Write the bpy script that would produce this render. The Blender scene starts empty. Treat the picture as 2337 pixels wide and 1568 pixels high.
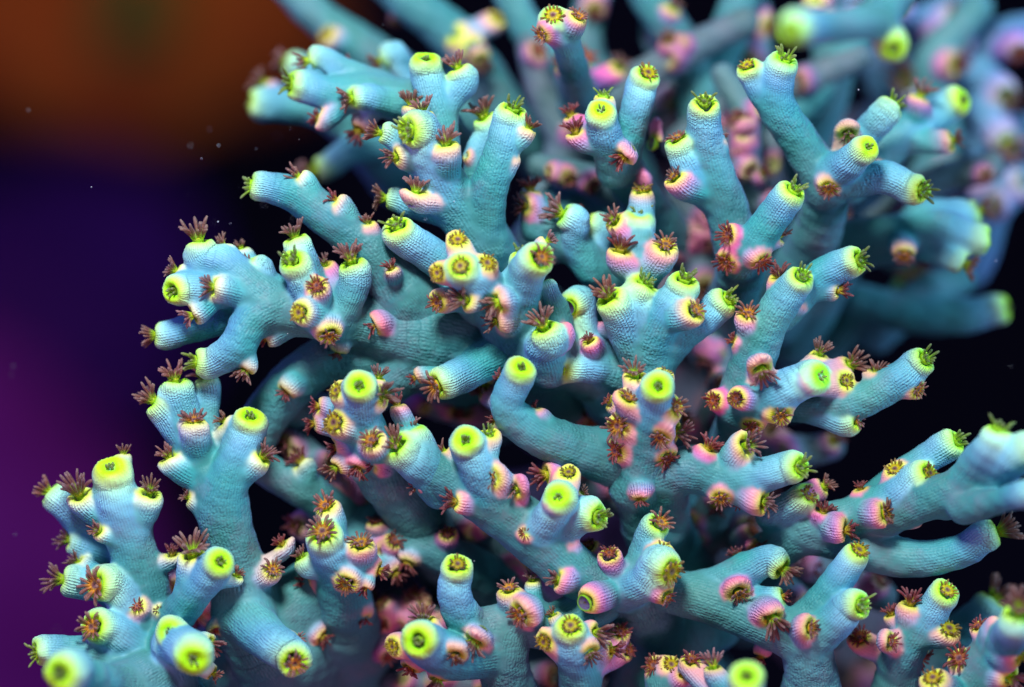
import bpy, math, random
import numpy as np
from mathutils import Vector, Matrix
C = bpy.context.scene
rnd = random.Random(7)

# ---------------------------------------------------------------- camera, world, lamps, exposure
# 1 unit = about 1 cm. U = table units per scene unit (the tables below are written in 1/350 cm)
U = 350.0
DIST = 6500.0
W0, H0 = 1168.5, 784.0
cd = bpy.data.cameras.new("camera"); cam = bpy.data.objects.new("camera", cd)
C.collection.objects.link(cam); C.camera = cam
cam.location = (0, -DIST / U, 0); cam.rotation_euler = (math.radians(90), 0, 0)
cd.sensor_width = 36; cd.lens = 36 * DIST / 2337.0
cd.clip_start = 0.1; cd.clip_end = 400
cd.dof.use_dof = True; cd.dof.focus_distance = (DIST - 35) / U
APERTURE = 350.0 / U
cd.dof.aperture_fstop = cd.lens * 1e-3 / APERTURE

w = bpy.data.worlds.new("World"); C.world = w; w.use_nodes = True
w.node_tree.nodes["Background"].inputs[0].default_value = (0.18, 0.22, 0.42, 1)
w.node_tree.nodes["Background"].inputs[1].default_value = 0.26

def area(name, loc, target, size, power, col):
    l = bpy.data.lights.new(name, 'AREA'); l.energy = power; l.color = col
    l.shape = 'DISK'; l.size = size
    o = bpy.data.objects.new(name, l); C.collection.objects.link(o)
    o.location = loc
    o.rotation_euler = (Vector(target) - Vector(loc)).to_track_quat('-Z', 'Y').to_euler()
    return o
area("key_lamp", (-2.5, -12.5, 11), (0, 0, 0), 4.4, 4500, (0.84, 0.98, 1.0))
area("violet_lamp_left", (-13, -3, 2.5), (0, 0, 0), 5.0, 620, (0.34, 0.14, 1.0))
area("cyan_fill_right", (14, -5, 3), (1, 1.5, 1), 5.0, 1600, (0.35, 0.66, 1.0))  # added fill, brightens the shadowed branches on the right
area("magenta_lamp_low", (2, -11, -11), (0, 0, 0), 5.0, 600, (1.0, 0.3, 0.55))
area("blue_lamp_back", (2, 9, 13), (0, 0, 0), 5.0, 500, (0.2, 0.5, 1.0))
C.view_settings.view_transform = 'Standard'; C.view_settings.look = 'None'
C.view_settings.exposure = 0.0; C.view_settings.gamma = 1.0
C.cycles.use_denoising = True
C.cycles.max_bounces = 6; C.cycles.diffuse_bounces = 2; C.cycles.glossy_bounces = 2

# ---------------------------------------------------------------- materials
def new_mat(name):
    m = bpy.data.materials.new(name); m.use_nodes = True
    nt = m.node_tree; nt.nodes.clear()
    return m, nt
def node(nt, t, **kw):
    n = nt.nodes.new(t)
    for k, v in kw.items(): setattr(n, k, v)
    return n
def math_node(nt, op, a, b=None, clamp=False):
    n = nt.nodes.new('ShaderNodeMath'); n.operation = op; n.use_clamp = clamp
    for i, v in enumerate((a, b)):
        if v is None: continue
        if isinstance(v, (int, float)): n.inputs[i].default_value = v
        else: nt.links.new(v, n.inputs[i])
    return n.outputs[0]
def coral_material():
    m, nt = new_mat("coral_tissue"); L = nt.links.new
    out = node(nt, 'ShaderNodeOutputMaterial'); p = node(nt, 'ShaderNodeBsdfPrincipled')
    L(p.outputs[0], out.inputs[0])
    col = node(nt, 'ShaderNodeAttribute', attribute_name="tissue")
    ruv = node(nt, 'ShaderNodeAttribute', attribute_name="ruv")
    sep = node(nt, 'ShaderNodeSeparateXYZ'); L(ruv.outputs['Vector'], sep.inputs[0])
    geo = node(nt, 'ShaderNodeNewGeometry')
    # slow wobble so that the rows of costae are never ruler straight
    n1 = node(nt, 'ShaderNodeTexNoise'); n1.inputs['Scale'].default_value = 7.0; n1.inputs['Detail'].default_value = 3
    L(geo.outputs['Position'], n1.inputs['Vector'])
    wob = math_node(nt, 'SUBTRACT', n1.outputs['Fac'], 0.5)
    th = math_node(nt, 'ARCTAN2', sep.outputs['Y'], sep.outputs['X'])
    nrow = node(nt, 'ShaderNodeAttribute', attribute_name="rows")
    rows = math_node(nt, 'MULTIPLY', th, nrow.outputs['Fac'])
    rows = math_node(nt, 'ADD', rows, math_node(nt, 'MULTIPLY', wob, 9.0))
    rib = math_node(nt, 'COSINE', rows)
    t = math_node(nt, 'MULTIPLY', sep.outputs['Z'], 235.0)
    t = math_node(nt, 'ADD', t, math_node(nt, 'MULTIPLY', wob, 40.0))
    t = math_node(nt, 'ADD', t, math_node(nt, 'MULTIPLY', math_node(nt, 'COSINE', math_node(nt, 'MULTIPLY', rows, 0.5)), 1.2))
    seg = math_node(nt, 'COSINE', t)
    # scale-like papillae further down
    v = node(nt, 'ShaderNodeTexVoronoi'); v.inputs['Scale'].default_value = 40.0; v.inputs['Randomness'].default_value = 0.9
    L(geo.outputs['Position'], v.inputs['Vector'])
    n2 = node(nt, 'ShaderNodeTexNoise'); n2.inputs['Scale'].default_value = 24.0; n2.inputs['Detail'].default_value = 4
    L(geo.outputs['Position'], n2.inputs['Vector'])
    h = math_node(nt, 'MULTIPLY', rib, 0.30)
    h = math_node(nt, 'ADD', h, math_node(nt, 'MULTIPLY', seg, 0.26))
    rough = node(nt, 'ShaderNodeAttribute', attribute_name="rough")
    h = math_node(nt, 'MULTIPLY', h, math_node(nt, 'SUBTRACT', 1.1, math_node(nt, 'MULTIPLY', rough.outputs['Fac'], 0.72)))
    h = math_node(nt, 'ADD', h, math_node(nt, 'MULTIPLY', math_node(nt, 'MULTIPLY', v.outputs['Distance'], -.8), rough.outputs['Fac']))
    h = math_node(nt, 'ADD', h, math_node(nt, 'MULTIPLY', n2.outputs['Fac'], 0.55))
    b = node(nt, 'ShaderNodeBump'); b.inputs['Strength'].default_value = 1.0; b.inputs['Distance'].default_value = 0.0095
    amp = node(nt, 'ShaderNodeAttribute', attribute_name="relief")
    n4 = node(nt, 'ShaderNodeTexNoise'); n4.inputs['Scale'].default_value = 1.9; n4.inputs['Detail'].default_value = 3
    L(geo.outputs['Position'], n4.inputs['Vector'])
    ua = math_node(nt, 'MULTIPLY', math_node(nt, 'SUBTRACT', n4.outputs['Fac'], 0.28), 2.6, True)
    h = math_node(nt, 'MULTIPLY', h, math_node(nt, 'ADD', math_node(nt, 'MULTIPLY', ua, 0.75), 0.15))
    L(math_node(nt, 'MULTIPLY', h, amp.outputs['Fac']), b.inputs['Height']); L(b.outputs[0], p.inputs['Normal'])
    # pigment: mottling in the tissue
    n3 = node(nt, 'ShaderNodeTexNoise'); n3.inputs['Scale'].default_value = 3.2; n3.inputs['Detail'].default_value = 5
    L(geo.outputs['Position'], n3.inputs['Vector'])
    hs = node(nt, 'ShaderNodeHueSaturation')
    L(col.outputs['Color'], hs.inputs['Color'])
    L(math_node(nt, 'ADD', math_node(nt, 'MULTIPLY', n3.outputs['Fac'], 0.10), 0.45), hs.inputs['Hue'])
    hv = math_node(nt, 'ADD', math_node(nt, 'MULTIPLY', n3.outputs['Fac'], 0.5), 0.75)
    hv = math_node(nt, 'ADD', hv, math_node(nt, 'MULTIPLY', math_node(nt, 'MULTIPLY', rib, amp.outputs['Fac']), 0.07))
    L(hv, hs.inputs['Value'])
    n5 = node(nt, 'ShaderNodeTexNoise'); n5.inputs['Scale'].default_value = 2.4; n5.inputs['Detail'].default_value = 8; n5.inputs['Roughness'].default_value = 0.7
    mp = node(nt, 'ShaderNodeMapping'); mp.inputs['Location'].default_value = (7, 3, 1); L(geo.outputs['Position'], mp.inputs['Vector']); L(mp.outputs[0], n5.inputs['Vector'])
    bl = math_node(nt, 'MULTIPLY', math_node(nt, 'SUBTRACT', n5.outputs['Fac'], 0.52), 6.0, True)
    bl = math_node(nt, 'MULTIPLY', math_node(nt, 'MULTIPLY', bl, rough.outputs['Fac']), 0.42)
    film = node(nt, 'ShaderNodeMix', data_type='RGBA'); L(bl, film.inputs['Factor']); L(hs.outputs[0], film.inputs['A']); film.inputs['B'].default_value = (.22, .17, .24, 1)
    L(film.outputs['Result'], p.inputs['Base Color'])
    p.inputs['Roughness'].default_value = 0.5
    p.inputs['Specular IOR Level'].default_value = 0.25
    p.inputs['Sheen Weight'].default_value = 0.2; p.inputs['Sheen Roughness'].default_value = 0.35
    p.inputs['Sheen Tint'].default_value = (0.30, 0.26, 1.0, 1)
    return m
def polyp_material():
    m, nt = new_mat("polyp_flesh"); L = nt.links.new
    out = node(nt, 'ShaderNodeOutputMaterial'); p = node(nt, 'ShaderNodeBsdfPrincipled')
    tr = node(nt, 'ShaderNodeBsdfTranslucent'); mix = node(nt, 'ShaderNodeMixShader'); mix.inputs[0].default_value = 0.28
    col = node(nt, 'ShaderNodeAttribute', attribute_name="tissue")
    info = node(nt, 'ShaderNodeObjectInfo')
    mul = node(nt, 'ShaderNodeMix', data_type='RGBA', blend_type='MULTIPLY'); mul.inputs['Factor'].default_value = 1.0
    L(col.outputs['Color'], mul.inputs['A']); L(info.outputs['Color'], mul.inputs['B'])
    geo = node(nt, 'ShaderNodeNewGeometry'); n = node(nt, 'ShaderNodeTexNoise'); n.inputs['Scale'].default_value = 60
    L(geo.outputs['Position'], n.inputs['Vector'])
    hs = node(nt, 'ShaderNodeHueSaturation'); L(mul.outputs['Result'], hs.inputs['Color'])
    L(math_node(nt, 'ADD', math_node(nt, 'MULTIPLY', n.outputs['Fac'], 0.9), 0.6), hs.inputs['Value'])
    b = node(nt, 'ShaderNodeBump'); b.inputs['Distance'].default_value = 0.006; L(n.outputs['Fac'], b.inputs['Height'])
    L(b.outputs[0], p.inputs['Normal'])
    L(hs.outputs[0], p.inputs['Base Color']); L(hs.outputs[0], tr.inputs['Color'])
    p.inputs['Roughness'].default_value = 0.4; p.inputs['Specular IOR Level'].default_value = 0.35
    p.inputs['Sheen Weight'].default_value = 0.35; p.inputs['Sheen Roughness'].default_value = 0.3
    p.inputs['Sheen Tint'].default_value = (0.75, 0.6, 0.7, 1)
    L(p.outputs[0], mix.inputs[1]); L(tr.outputs[0], mix.inputs[2])
    lw = node(nt, 'ShaderNodeBsdfTransparent'); m2 = node(nt, 'ShaderNodeMixShader'); m2.inputs[0].default_value = 0.26
    L(mix.outputs[0], m2.inputs[1]); L(lw.outputs[0], m2.inputs[2]); L(m2.outputs[0], out.inputs[0])
    return m
MAT_CORAL = coral_material(); MAT_POLYP = polyp_material()
def plain_material(name, c1, c2, scale, rough=0.8):
    m, nt = new_mat(name); L = nt.links.new
    out = node(nt, 'ShaderNodeOutputMaterial'); p = node(nt, 'ShaderNodeBsdfPrincipled'); L(p.outputs[0], out.inputs[0])
    geo = node(nt, 'ShaderNodeNewGeometry'); n = node(nt, 'ShaderNodeTexNoise'); n.inputs['Scale'].default_value = scale; n.inputs['Detail'].default_value = 4
    L(geo.outputs['Position'], n.inputs['Vector'])
    r = node(nt, 'ShaderNodeValToRGB'); r.color_ramp.elements[0].position = 0.35; r.color_ramp.elements[1].position = 0.65
    r.color_ramp.elements[0].color = (*c1, 1); r.color_ramp.elements[1].color = (*c2, 1)
    L(n.outputs['Fac'], r.inputs[0]); L(r.outputs[0], p.inputs['Base Color'])
    p.inputs['Roughness'].default_value = rough; p.inputs['Specular IOR Level'].default_value = 0.1
    b = node(nt, 'ShaderNodeBump'); b.inputs['Distance'].default_value = 0.3; L(n.outputs['Fac'], b.inputs['Height']); L(b.outputs[0], p.inputs['Normal'])
    return m

# ---------------------------------------------------------------- geometry of the place
def depth(z):
    if z > 160: return 160 + (z - 160) * 2.4
    if z < -160: return -160 + (z + 160) * 2.1
    return float(z)
def place(x, y, z):
    """table entry -> point in table units, X right, Y away, Z up; also the size factor at that depth"""
    z = depth(z); f = (DIST - z) / DIST
    return np.array([(x - W0) * f, -z, (H0 - y) * f]), f
def facing(ang, tilt):
    a, t = math.radians(ang), math.radians(tilt)
    return np.array([math.cos(a) * math.cos(t), -math.sin(t), math.sin(a) * math.cos(t)])
def spline(P, R, step=0.45):
    P = np.array(P, float); R = np.array(R, float)
    n = len(P); Q = []; S = []
    for i in range(n - 1):
        p0 = P[i - 1] if i else 2 * P[0] - P[1]; p3 = P[i + 2] if i + 2 < n else 2 * P[-1] - P[-2]
        p1, p2 = P[i], P[i + 1]
        d = np.linalg.norm(p2 - p1); m = max(2, int(math.ceil(d / max(8.0, step * min(R[i], R[i + 1])))))
        for k in range(m):
            t = k / m
            Q.append(0.5 * ((2 * p1) + (-p0 + p2) * t + (2 * p0 - 5 * p1 + 4 * p2 - p3) * t * t + (-p0 + 3 * p1 - 3 * p2 + p3) * t ** 3))
            S.append(R[i] + (R[i + 1] - R[i]) * (t * t * (3 - 2 * t)))
    Q.append(P[-1]); S.append(R[-1])
    return np.array(Q), np.array(S)

class Tube:
    """one branch or corallite: a bent tapering tube, open at its end when it carries a cup"""
    def __init__(s, pts, rad, n, cup, kind, pink=0.0, polyp='-', parent=None, lip=1.0):
        s.kind, s.cup, s.pink, s.polyp, s.parent = kind, cup, pink, polyp, parent
        s.c = np.array(pts[-1], float); s.r = rad[-1]; s.n = n
        s.v = [rnd.random() for _ in range(8)]
        if cup:
            e = np.cross(n, [.3, .5, .81]); s.e1 = e / np.linalg.norm(e); s.e2 = np.cross(n, s.e1)
        Q, S = spline(pts, rad)
        if cup:                                    # run on past the mouth, the cut trims it
            ax = Q[-1] - Q[-2]; ax /= np.linalg.norm(ax)
            d = n if kind == 'branch' else ax
            Q = np.vstack([Q, Q[-1] + d * s.r * 1.1]); S = np.append(S, S[-1] * (1.03 if kind == 'branch' else 0.95))
        s.Q, s.S = Q, S; s.hc = s.c
        if cup and kind != 'branch':               # the lip is thick on the outer side, the throat sits towards the inner side
            o = ax - n * ax.dot(n); s.hc = s.c - o * s.r * 0.38
        L = np.linalg.norm(np.diff(Q, axis=0), axis=1); s.cum = np.concatenate([[0], np.cumsum(L)])
        s.mouth = s.cum[-2] if cup else s.cum[-1]
        # frames carried along the axis
        T = np.gradient(Q, axis=0); T /= np.linalg.norm(T, axis=1)[:, None]
        a = np.cross(T[0], [0.31, 0.2, 0.93]); a /= np.linalg.norm(a); A = []
        for t in T:
            a = a - t * a.dot(t); a = a / np.linalg.norm(a); A.append(a)
        s.A = np.array(A); s.T = T; s.B = np.cross(T, s.A)
    def bounds(s, m):
        return (s.Q - s.S[:, None]).min(0) - m, (s.Q + s.S[:, None]).max(0) + m
    def dist(s, X, Y, Z, want=False):
        """distance at the points X Y Z; without want they are three grid axes"""
        best = None
        if not want:                               # on a grid every piece of the axis only fills its own neighbourhood
            best = np.full((X.size, Y.size, Z.size), 60, np.float32); ax = (X.ravel(), Y.ravel(), Z.ravel())
            for i in range(len(s.Q) - 1):
                a, b = s.Q[i], s.Q[i + 1]; ab = b - a; l2 = ab.dot(ab); m = max(s.S[i], s.S[i + 1]) + 27
                sl = tuple(slice(*np.searchsorted(ax[j], (min(a[j], b[j]) - m, max(a[j], b[j]) + m))) for j in range(3))
                px = (ax[0][sl[0]] - np.float32(a[0]))[:, None, None]; py = (ax[1][sl[1]] - np.float32(a[1]))[None, :, None]; pz = (ax[2][sl[2]] - np.float32(a[2]))[None, None, :]
                u = [np.float32(v) for v in ab]
                h = np.clip((px * (u[0] / np.float32(l2)) + py * (u[1] / np.float32(l2))) + pz * (u[2] / np.float32(l2)), 0, 1)
                d = px * px + (py * py + pz * pz) + h * (h * np.float32(l2) - 2 * ((px * u[0] + py * u[1]) + pz * u[2]))
                d = np.sqrt(np.maximum(d, 0)) - (np.float32(s.S[i]) + np.float32(s.S[i + 1] - s.S[i]) * h)
                np.minimum(best[sl], d, out=best[sl])
        for i in range(len(s.Q) - 1 if want else 0):
            a, b = s.Q[i], s.Q[i + 1]; ab = b - a; l2 = ab.dot(ab)
            px, py, pz = X - a[0], Y - a[1], Z - a[2]
            h = np.clip((px * ab[0] + py * ab[1] + pz * ab[2]) / l2, 0, 1)
            d = np.sqrt((px - h * ab[0]) ** 2 + (py - h * ab[1]) ** 2 + (pz - h * ab[2]) ** 2) - (s.S[i] + (s.S[i + 1] - s.S[i]) * h)
            if best is None:
                best = d
                if want: idx = np.zeros(d.shape, int); hh = h.copy()
            else:
                if want:
                    q = d < best; idx[q] = i; hh[q] = h[q]
                best = np.minimum(best, d)
        if want: return best, idx, hh
        if s.cup:
            q = (X - s.c[0]) * s.n[0] + (Y - s.c[1]) * s.n[1] + (Z - s.c[2]) * s.n[2]
            best = smax(best, q, s.r * 1.0)
            rho = np.sqrt(np.maximum((X - s.hc[0]) ** 2 + (Y - s.hc[1]) ** 2 + (Z - s.hc[2]) ** 2 - q * q, 0))
            th = np.arctan2((X - s.hc[0]) * s.e1[0] + (Y - s.hc[1]) * s.e1[1] + (Z - s.hc[2]) * s.e1[2], (X - s.hc[0]) * s.e2[0] + (Y - s.hc[1]) * s.e2[1] + (Z - s.hc[2]) * s.e2[2])
            rho = rho * (1 + .09 * np.sin(2 * th + 6 * s.v[0]) + .06 * np.sin(3 * th + 6 * s.v[1]) + .03 * np.sin(7 * th + 6 * s.v[2]))
            best = best + s.r * (.022 * np.cos(22 * th) + .03 * np.sin(3 * th + 6 * s.v[3])) * np.exp(-(q / s.r + .25) ** 2 * 9)
            hr = s.r * (0.17 + .13 * s.v[4] if s.polyp in 't' else 0.40)
            # a funnel: shallow dish that drops into the narrow throat
            hole = np.maximum(rho - hr - np.maximum(q + s.r * 0.25, 0) * 0.9, -(q + s.r * 1.0))
            best = smax(best, -hole, s.r * 0.3)
        return best
def smax(a, b, k):
    h = np.maximum(k - np.abs(a - b), 0) / k
    return np.maximum(a, b) + h * h * k * 0.25

def wobble(X, Y, Z):
    return (np.sin(X * .031 + Y * .017 + 1.3) * np.sin(Z * .036 - Y * .021) * 1.6 +
            np.sin(X * .083 + Z * .061 + .7) * np.sin(Y * .077 - Z * .09 + X * .02) * 1.1 +
            np.sin(X * .19 - Z * .11) * np.sin(Z * .17 + Y * .2 + X * .05) * 0.45)

def trilerp(F, q):
    i = np.floor(q).astype(int); i = np.minimum(np.maximum(i, 0), np.array(F.shape) - 2); f = q - i
    x, y, z = i.T; fx, fy, fz = f.T
    g = lambda a, b, c: F[x + a, y + b, z + c]
    return ((g(0,0,0)*(1-fx)+g(1,0,0)*fx)*(1-fy)+(g(0,1,0)*(1-fx)+g(1,1,0)*fx)*fy)*(1-fz) + \
           ((g(0,0,1)*(1-fx)+g(1,0,1)*fx)*(1-fy)+(g(0,1,1)*(1-fx)+g(1,1,1)*fx)*fy)*fz
CORN = np.array([(i, j, k) for i in (0, 1) for j in (0, 1) for k in (0, 1)])
EDG = [(a, b) for a in range(8) for b in range(a + 1, 8) if abs(CORN[a] - CORN[b]).sum() == 1]
def skin(tubes, h, k=7.0):
    """one smooth continuous skin over a cluster of tubes: verts, quads, normals, owner of each vertex"""
    mn = np.min([t.bounds(h * 3 + 6)[0] for t in tubes], axis=0); mx = np.max([t.bounds(h * 3 + 6)[1] for t in tubes], axis=0)
    shp = np.ceil((mx - mn) / h).astype(int) + 1
    gx, gy, gz = [(mn[a] + h * np.arange(shp[a])).astype(np.float32) for a in range(3)]
    E = np.full(shp, math.exp(-22.0 / k), np.float32); OD = np.full(shp, 1e9, np.float32); OW = np.zeros(shp, np.int16)
    for ti, t in enumerate(tubes):
        lo, hi = t.bounds(26)
        a = np.clip(((lo - mn) / h).astype(int), 0, shp - 1); b = np.clip(((hi - mn) / h).astype(int) + 2, 1, shp)
        sl = tuple(slice(a[i], b[i]) for i in range(3))
        d = t.dist(gx[sl[0]][:, None, None], gy[sl[1]][None, :, None], gz[sl[2]][None, None, :]).astype(np.float32)
        E[sl] += np.exp(-np.clip(d, -120, 60) / k)
        q = d < OD[sl]; OD[sl][q] = d[q]; OW[sl][q] = ti
    F = -k * np.log(E)
    F += wobble(gx[:, None, None], gy[None, :, None], gz[None, None, :]).astype(np.float32) * np.where(F > -30, 1, 0)
    ins = F < 0
    cnt = np.zeros(shp - 1, np.int8)
    for c in CORN: cnt += ins[c[0]:shp[0] - 1 + c[0], c[1]:shp[1] - 1 + c[1], c[2]:shp[2] - 1 + c[2]]
    act = (cnt > 0) & (cnt < 8); cells = np.argwhere(act); M = len(cells)
    vid = np.full(shp - 1, -1, np.int32); vid[act] = np.arange(M)
    vals = np.stack([F[cells[:, 0] + c[0], cells[:, 1] + c[1], cells[:, 2] + c[2]] for c in CORN], 1)
    acc = np.zeros((M, 3)); n = np.zeros(M)
    for a, b in EDG:
        fa, fb = vals[:, a], vals[:, b]; m = (fa < 0) != (fb < 0)
        t = np.where(m, fa / np.where(m, fa - fb, 1), 0)
        acc += np.where(m[:, None], CORN[a] + (CORN[b] - CORN[a]) * t[:, None], 0); n += m
    q = cells + acc / n[:, None]
    G = np.gradient(F)
    for _ in range(2):
        f = trilerp(F, q); g = np.stack([trilerp(G[a], q) for a in range(3)], 1)
        g2 = (g * g).sum(1)
        q = q - g * np.clip(f / np.maximum(g2, 1e-3), -0.35, 0.35)[:, None]
    g = np.stack([trilerp(G[a], q) for a in range(3)], 1); nrm = g / np.maximum(np.linalg.norm(g, axis=1), 1e-6)[:, None]
    quads = []
    for ax in range(3):
        sl0 = [slice(1, s - 1) for s in shp]; sl1 = list(sl0)
        sl0[ax] = slice(0, shp[ax] - 1); sl1[ax] = slice(1, shp[ax])
        A, B = ins[tuple(sl0)], ins[tuple(sl1)]
        o = np.ones(3, int); o[ax] = 0
        u, v = (ax + 1) % 3, (ax + 2) % 3
        eu = np.zeros(3, int); eu[u] = 1; ev = np.zeros(3, int); ev[v] = 1
        for flip, mask in ((False, A & ~B), (True, ~A & B)):
            p = np.argwhere(mask) + o
            c = [p - eu - ev, p - ev, p, p - eu]
            ids = np.stack([vid[tuple(x.T)] for x in c], 1)
            quads.append(ids[:, ::-1] if flip else ids)
    quads = np.vstack(quads); quads = quads[(quads >= 0).all(1)]
    V = mn + q * h
    own = OW[tuple(np.round(q).astype(int).clip(0, shp - 1).T)]
    return V, quads, nrm, own

def ss(a, b, x):
    t = np.clip((x - a) / (b - a), 0, 1); return t * t * (3 - 2 * t)
def mixc(A, B, t): return A * (1 - t[:, None]) + B * t[:, None]
c3 = lambda *v: np.array(v, float)
TEAL, TEAL2, PALE, LILAC = c3(.045, .33, .315), c3(.11, .40, .38), c3(.27, .64, .69), c3(.15, .20, .66)
LIME, YELL, CREAM, PINK, WARM = c3(.46, .93, .005), c3(.78, .88, .005), c3(.86, .58, .34), c3(.90, .09, .38), c3(.98, .74, .02)
def tissue(tubes, V, quads, own, dull):
    n = len(V); col = np.zeros((n, 3)); ruv = np.zeros((n, 3)); relief = np.ones(n); rough = np.zeros(n); rows = np.full(n, 38.0)
    for ti, t in enumerate(tubes):
        m = own == ti
        if not m.any(): continue
        P = V[m]; d, idx, hh = t.dist(P[:, 0], P[:, 1], P[:, 2], want=True)
        cen = t.Q[idx] + (t.Q[idx + 1] - t.Q[idx]) * hh[:, None]; rel = P - cen
        ca = (rel * t.A[idx]).sum(1); sb = (rel * t.B[idx]).sum(1); l = np.sqrt(ca * ca + sb * sb) + 1e-6
        s = (t.cum[idx] + hh * (t.cum[idx + 1] - t.cum[idx]))
        ruv[m] = np.stack([ca / l, sb / l, s / U], 1)
        base = np.tile(TEAL, (len(P), 1)); v = 0.5 + 0.5 * np.sin(P[:, 0] * .012 + P[:, 2] * .017 + P[:, 1] * .01)
        base = mixc(base, np.tile(TEAL2, (len(P), 1)), v)
        base = base * (c3(.92, .97, 1.06) + np.array(t.v[:3]) * c3(.22, .07, .06))
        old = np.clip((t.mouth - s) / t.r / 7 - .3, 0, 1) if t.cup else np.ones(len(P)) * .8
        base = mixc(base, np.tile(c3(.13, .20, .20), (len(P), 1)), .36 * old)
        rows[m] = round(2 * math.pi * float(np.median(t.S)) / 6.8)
        if t.cup: base *= (1 - .2 * ss(2.5, 7.0, (t.mouth - s) / t.r))[:, None]      # old tissue away from the growing tip is duller, with depth shade painted in
        else: base *= .8  # limbs darker all over: older tissue plus painted shade of the depths
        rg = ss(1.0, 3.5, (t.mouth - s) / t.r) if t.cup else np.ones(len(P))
        if t.cup:
            q = (P - t.c) @ t.n; rho = np.sqrt(np.maximum(((P - t.hc) ** 2).sum(1) - q * q, 0)) / t.r
            u = np.minimum((t.mouth - s), -q * 1.0 + t.r * .15) / t.r if t.kind == 'branch' else -q / t.r
            u = np.maximum(u, 0)
            pk = t.pink
            if t.kind != 'branch' and t.c[0] > -480: pk = min(1, pk * .95 + .2 * t.v[5] + .03)
            u = u * (.8 + .45 * t.v[6]); CR = CREAM if t.c[0] > -480 else c3(.74, .82, .56)
            if t.kind == 'branch':
                c = mixc(base, np.tile(LILAC * .5 + TEAL2 * .6, (len(P), 1)), .7 * (1 - ss(1.2, 3.4, u)))
                c = mixc(c, np.tile(PALE, (len(P), 1)), .9 * (1 - ss(.6, 2.1, u)))
                c = mixc(c, np.tile(c3(.60, .90, .34) * (1 - .35 * t.v[7]) + PALE * (.35 * t.v[7]), (len(P), 1)), .95 * (1 - ss(.2, 1.25, u)))
                yel = (1 - ss(.55, .98, rho)) * (1 - ss(.35, .75, -q / t.r))
                inner = LIME * (1 - .35 * pk) + YELL * (.35 * pk)
                c = mixc(c, np.tile(LIME * (1 - .7 * t.v[5]) + YELL * (.7 * t.v[5]), (len(P), 1)), yel)
                c = mixc(c, np.tile(inner, (len(P), 1)), 1 - ss(.4, .7, rho) * np.ones(len(P)) if False else (1 - ss(.4, .7, rho)) * yel)
            else:
                rim = CR * (1 - pk) + (PINK * .9 + CREAM * .1) * pk
                neck = PALE * (1 - pk) + (PINK * .6 + LILAC * .45) * pk
                c = mixc(base, np.tile(neck, (len(P), 1)), (.8 + .15 * pk) * (1 - ss(.5, 1.8 + pk * .5, u)))
                c = mixc(c, np.tile(rim, (len(P), 1)), 1 - ss(.3, 1.1, u))
                c = mixc(c, np.tile(WARM * .55 + CREAM * .45, (len(P), 1)), (.85 - .4 * pk) * (1 - ss(.05, .5, u)) * (1 - ss(.7, 1.2, rho)))
                yel = (1 - ss(.5, 1.0, rho)) * (1 - ss(.35, .8, -q / t.r))
                c = mixc(c, np.tile(WARM * (.45 + .2 * pk) + LIME * (.55 - .3 * pk), (len(P), 1)), yel * .95)
            throat = (1 - ss(.28, .45, rho)) * ss(.2, .6, -q / t.r) * (1 - ss(1.15, 1.4, -q / t.r))
            c = mixc(c, np.tile(c3(.16, .20, .04), (len(P), 1)), throat)
            relief[m] = .25 + .75 * ss(.1, .8, u)
            base = c
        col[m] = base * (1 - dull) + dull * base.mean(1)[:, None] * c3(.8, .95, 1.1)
        rough[m] = rg
    # soften across neighbours so that the pigments run into each other
    e = np.vstack([quads[:, [0, 1]], quads[:, [1, 2]], quads[:, [2, 3]], quads[:, [3, 0]]])
    seam = own[e[:, 0]] != own[e[:, 1]]
    bd = np.zeros(n, bool); bd[e[seam].ravel()] = True
    for _ in range(2):
        g_ = bd[e[:, 0]] | bd[e[:, 1]]; bd[e[g_].ravel()] = True
    relief[bd] *= .1
    deg = np.bincount(e[:, 0], minlength=n).astype(float) + np.bincount(e[:, 1], minlength=n)
    for A in (col, rough[:, None], relief[:, None]):
        for _ in range(3):
            for j in range(A.shape[1]):
                sm = np.bincount(e[:, 0], A[e[:, 1], j], n) + np.bincount(e[:, 1], A[e[:, 0], j], n)
                A[:, j] = .4 * A[:, j] + .6 * sm / np.maximum(deg, 1)
    return col, ruv, relief, rough, rows

def mesh_from(name, V, quads, nrm, col, ruv, relief, rough, rows):
    me = bpy.data.meshes.new(name)
    me.vertices.add(len(V)); me.vertices.foreach_set("co", (V / U).astype(np.float32).ravel())
    me.loops.add(quads.size); me.loops.foreach_set("vertex_index", quads.astype(np.int32).ravel())
    me.polygons.add(len(quads)); me.polygons.foreach_set("loop_start", np.arange(0, quads.size, 4, dtype=np.int32))
    me.update(calc_edges=True)
    me.polygons.foreach_set("use_smooth", np.ones(len(quads), bool))
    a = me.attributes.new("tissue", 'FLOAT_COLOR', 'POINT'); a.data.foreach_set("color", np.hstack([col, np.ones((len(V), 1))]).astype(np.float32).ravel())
    a = me.attributes.new("ruv", 'FLOAT_VECTOR', 'POINT'); a.data.foreach_set("vector", ruv.astype(np.float32).ravel())
    a = me.attributes.new("relief", 'FLOAT', 'POINT'); a.data.foreach_set("value", relief.astype(np.float32))
    a = me.attributes.new("rough", 'FLOAT', 'POINT'); a.data.foreach_set("value", rough.astype(np.float32))
    a = me.attributes.new("rows", 'FLOAT', 'POINT'); a.data.foreach_set("value", rows.astype(np.float32))
    me.normals_split_custom_set_from_vertices(nrm.astype(float))
    me.materials.append(MAT_CORAL)
    return me

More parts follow.
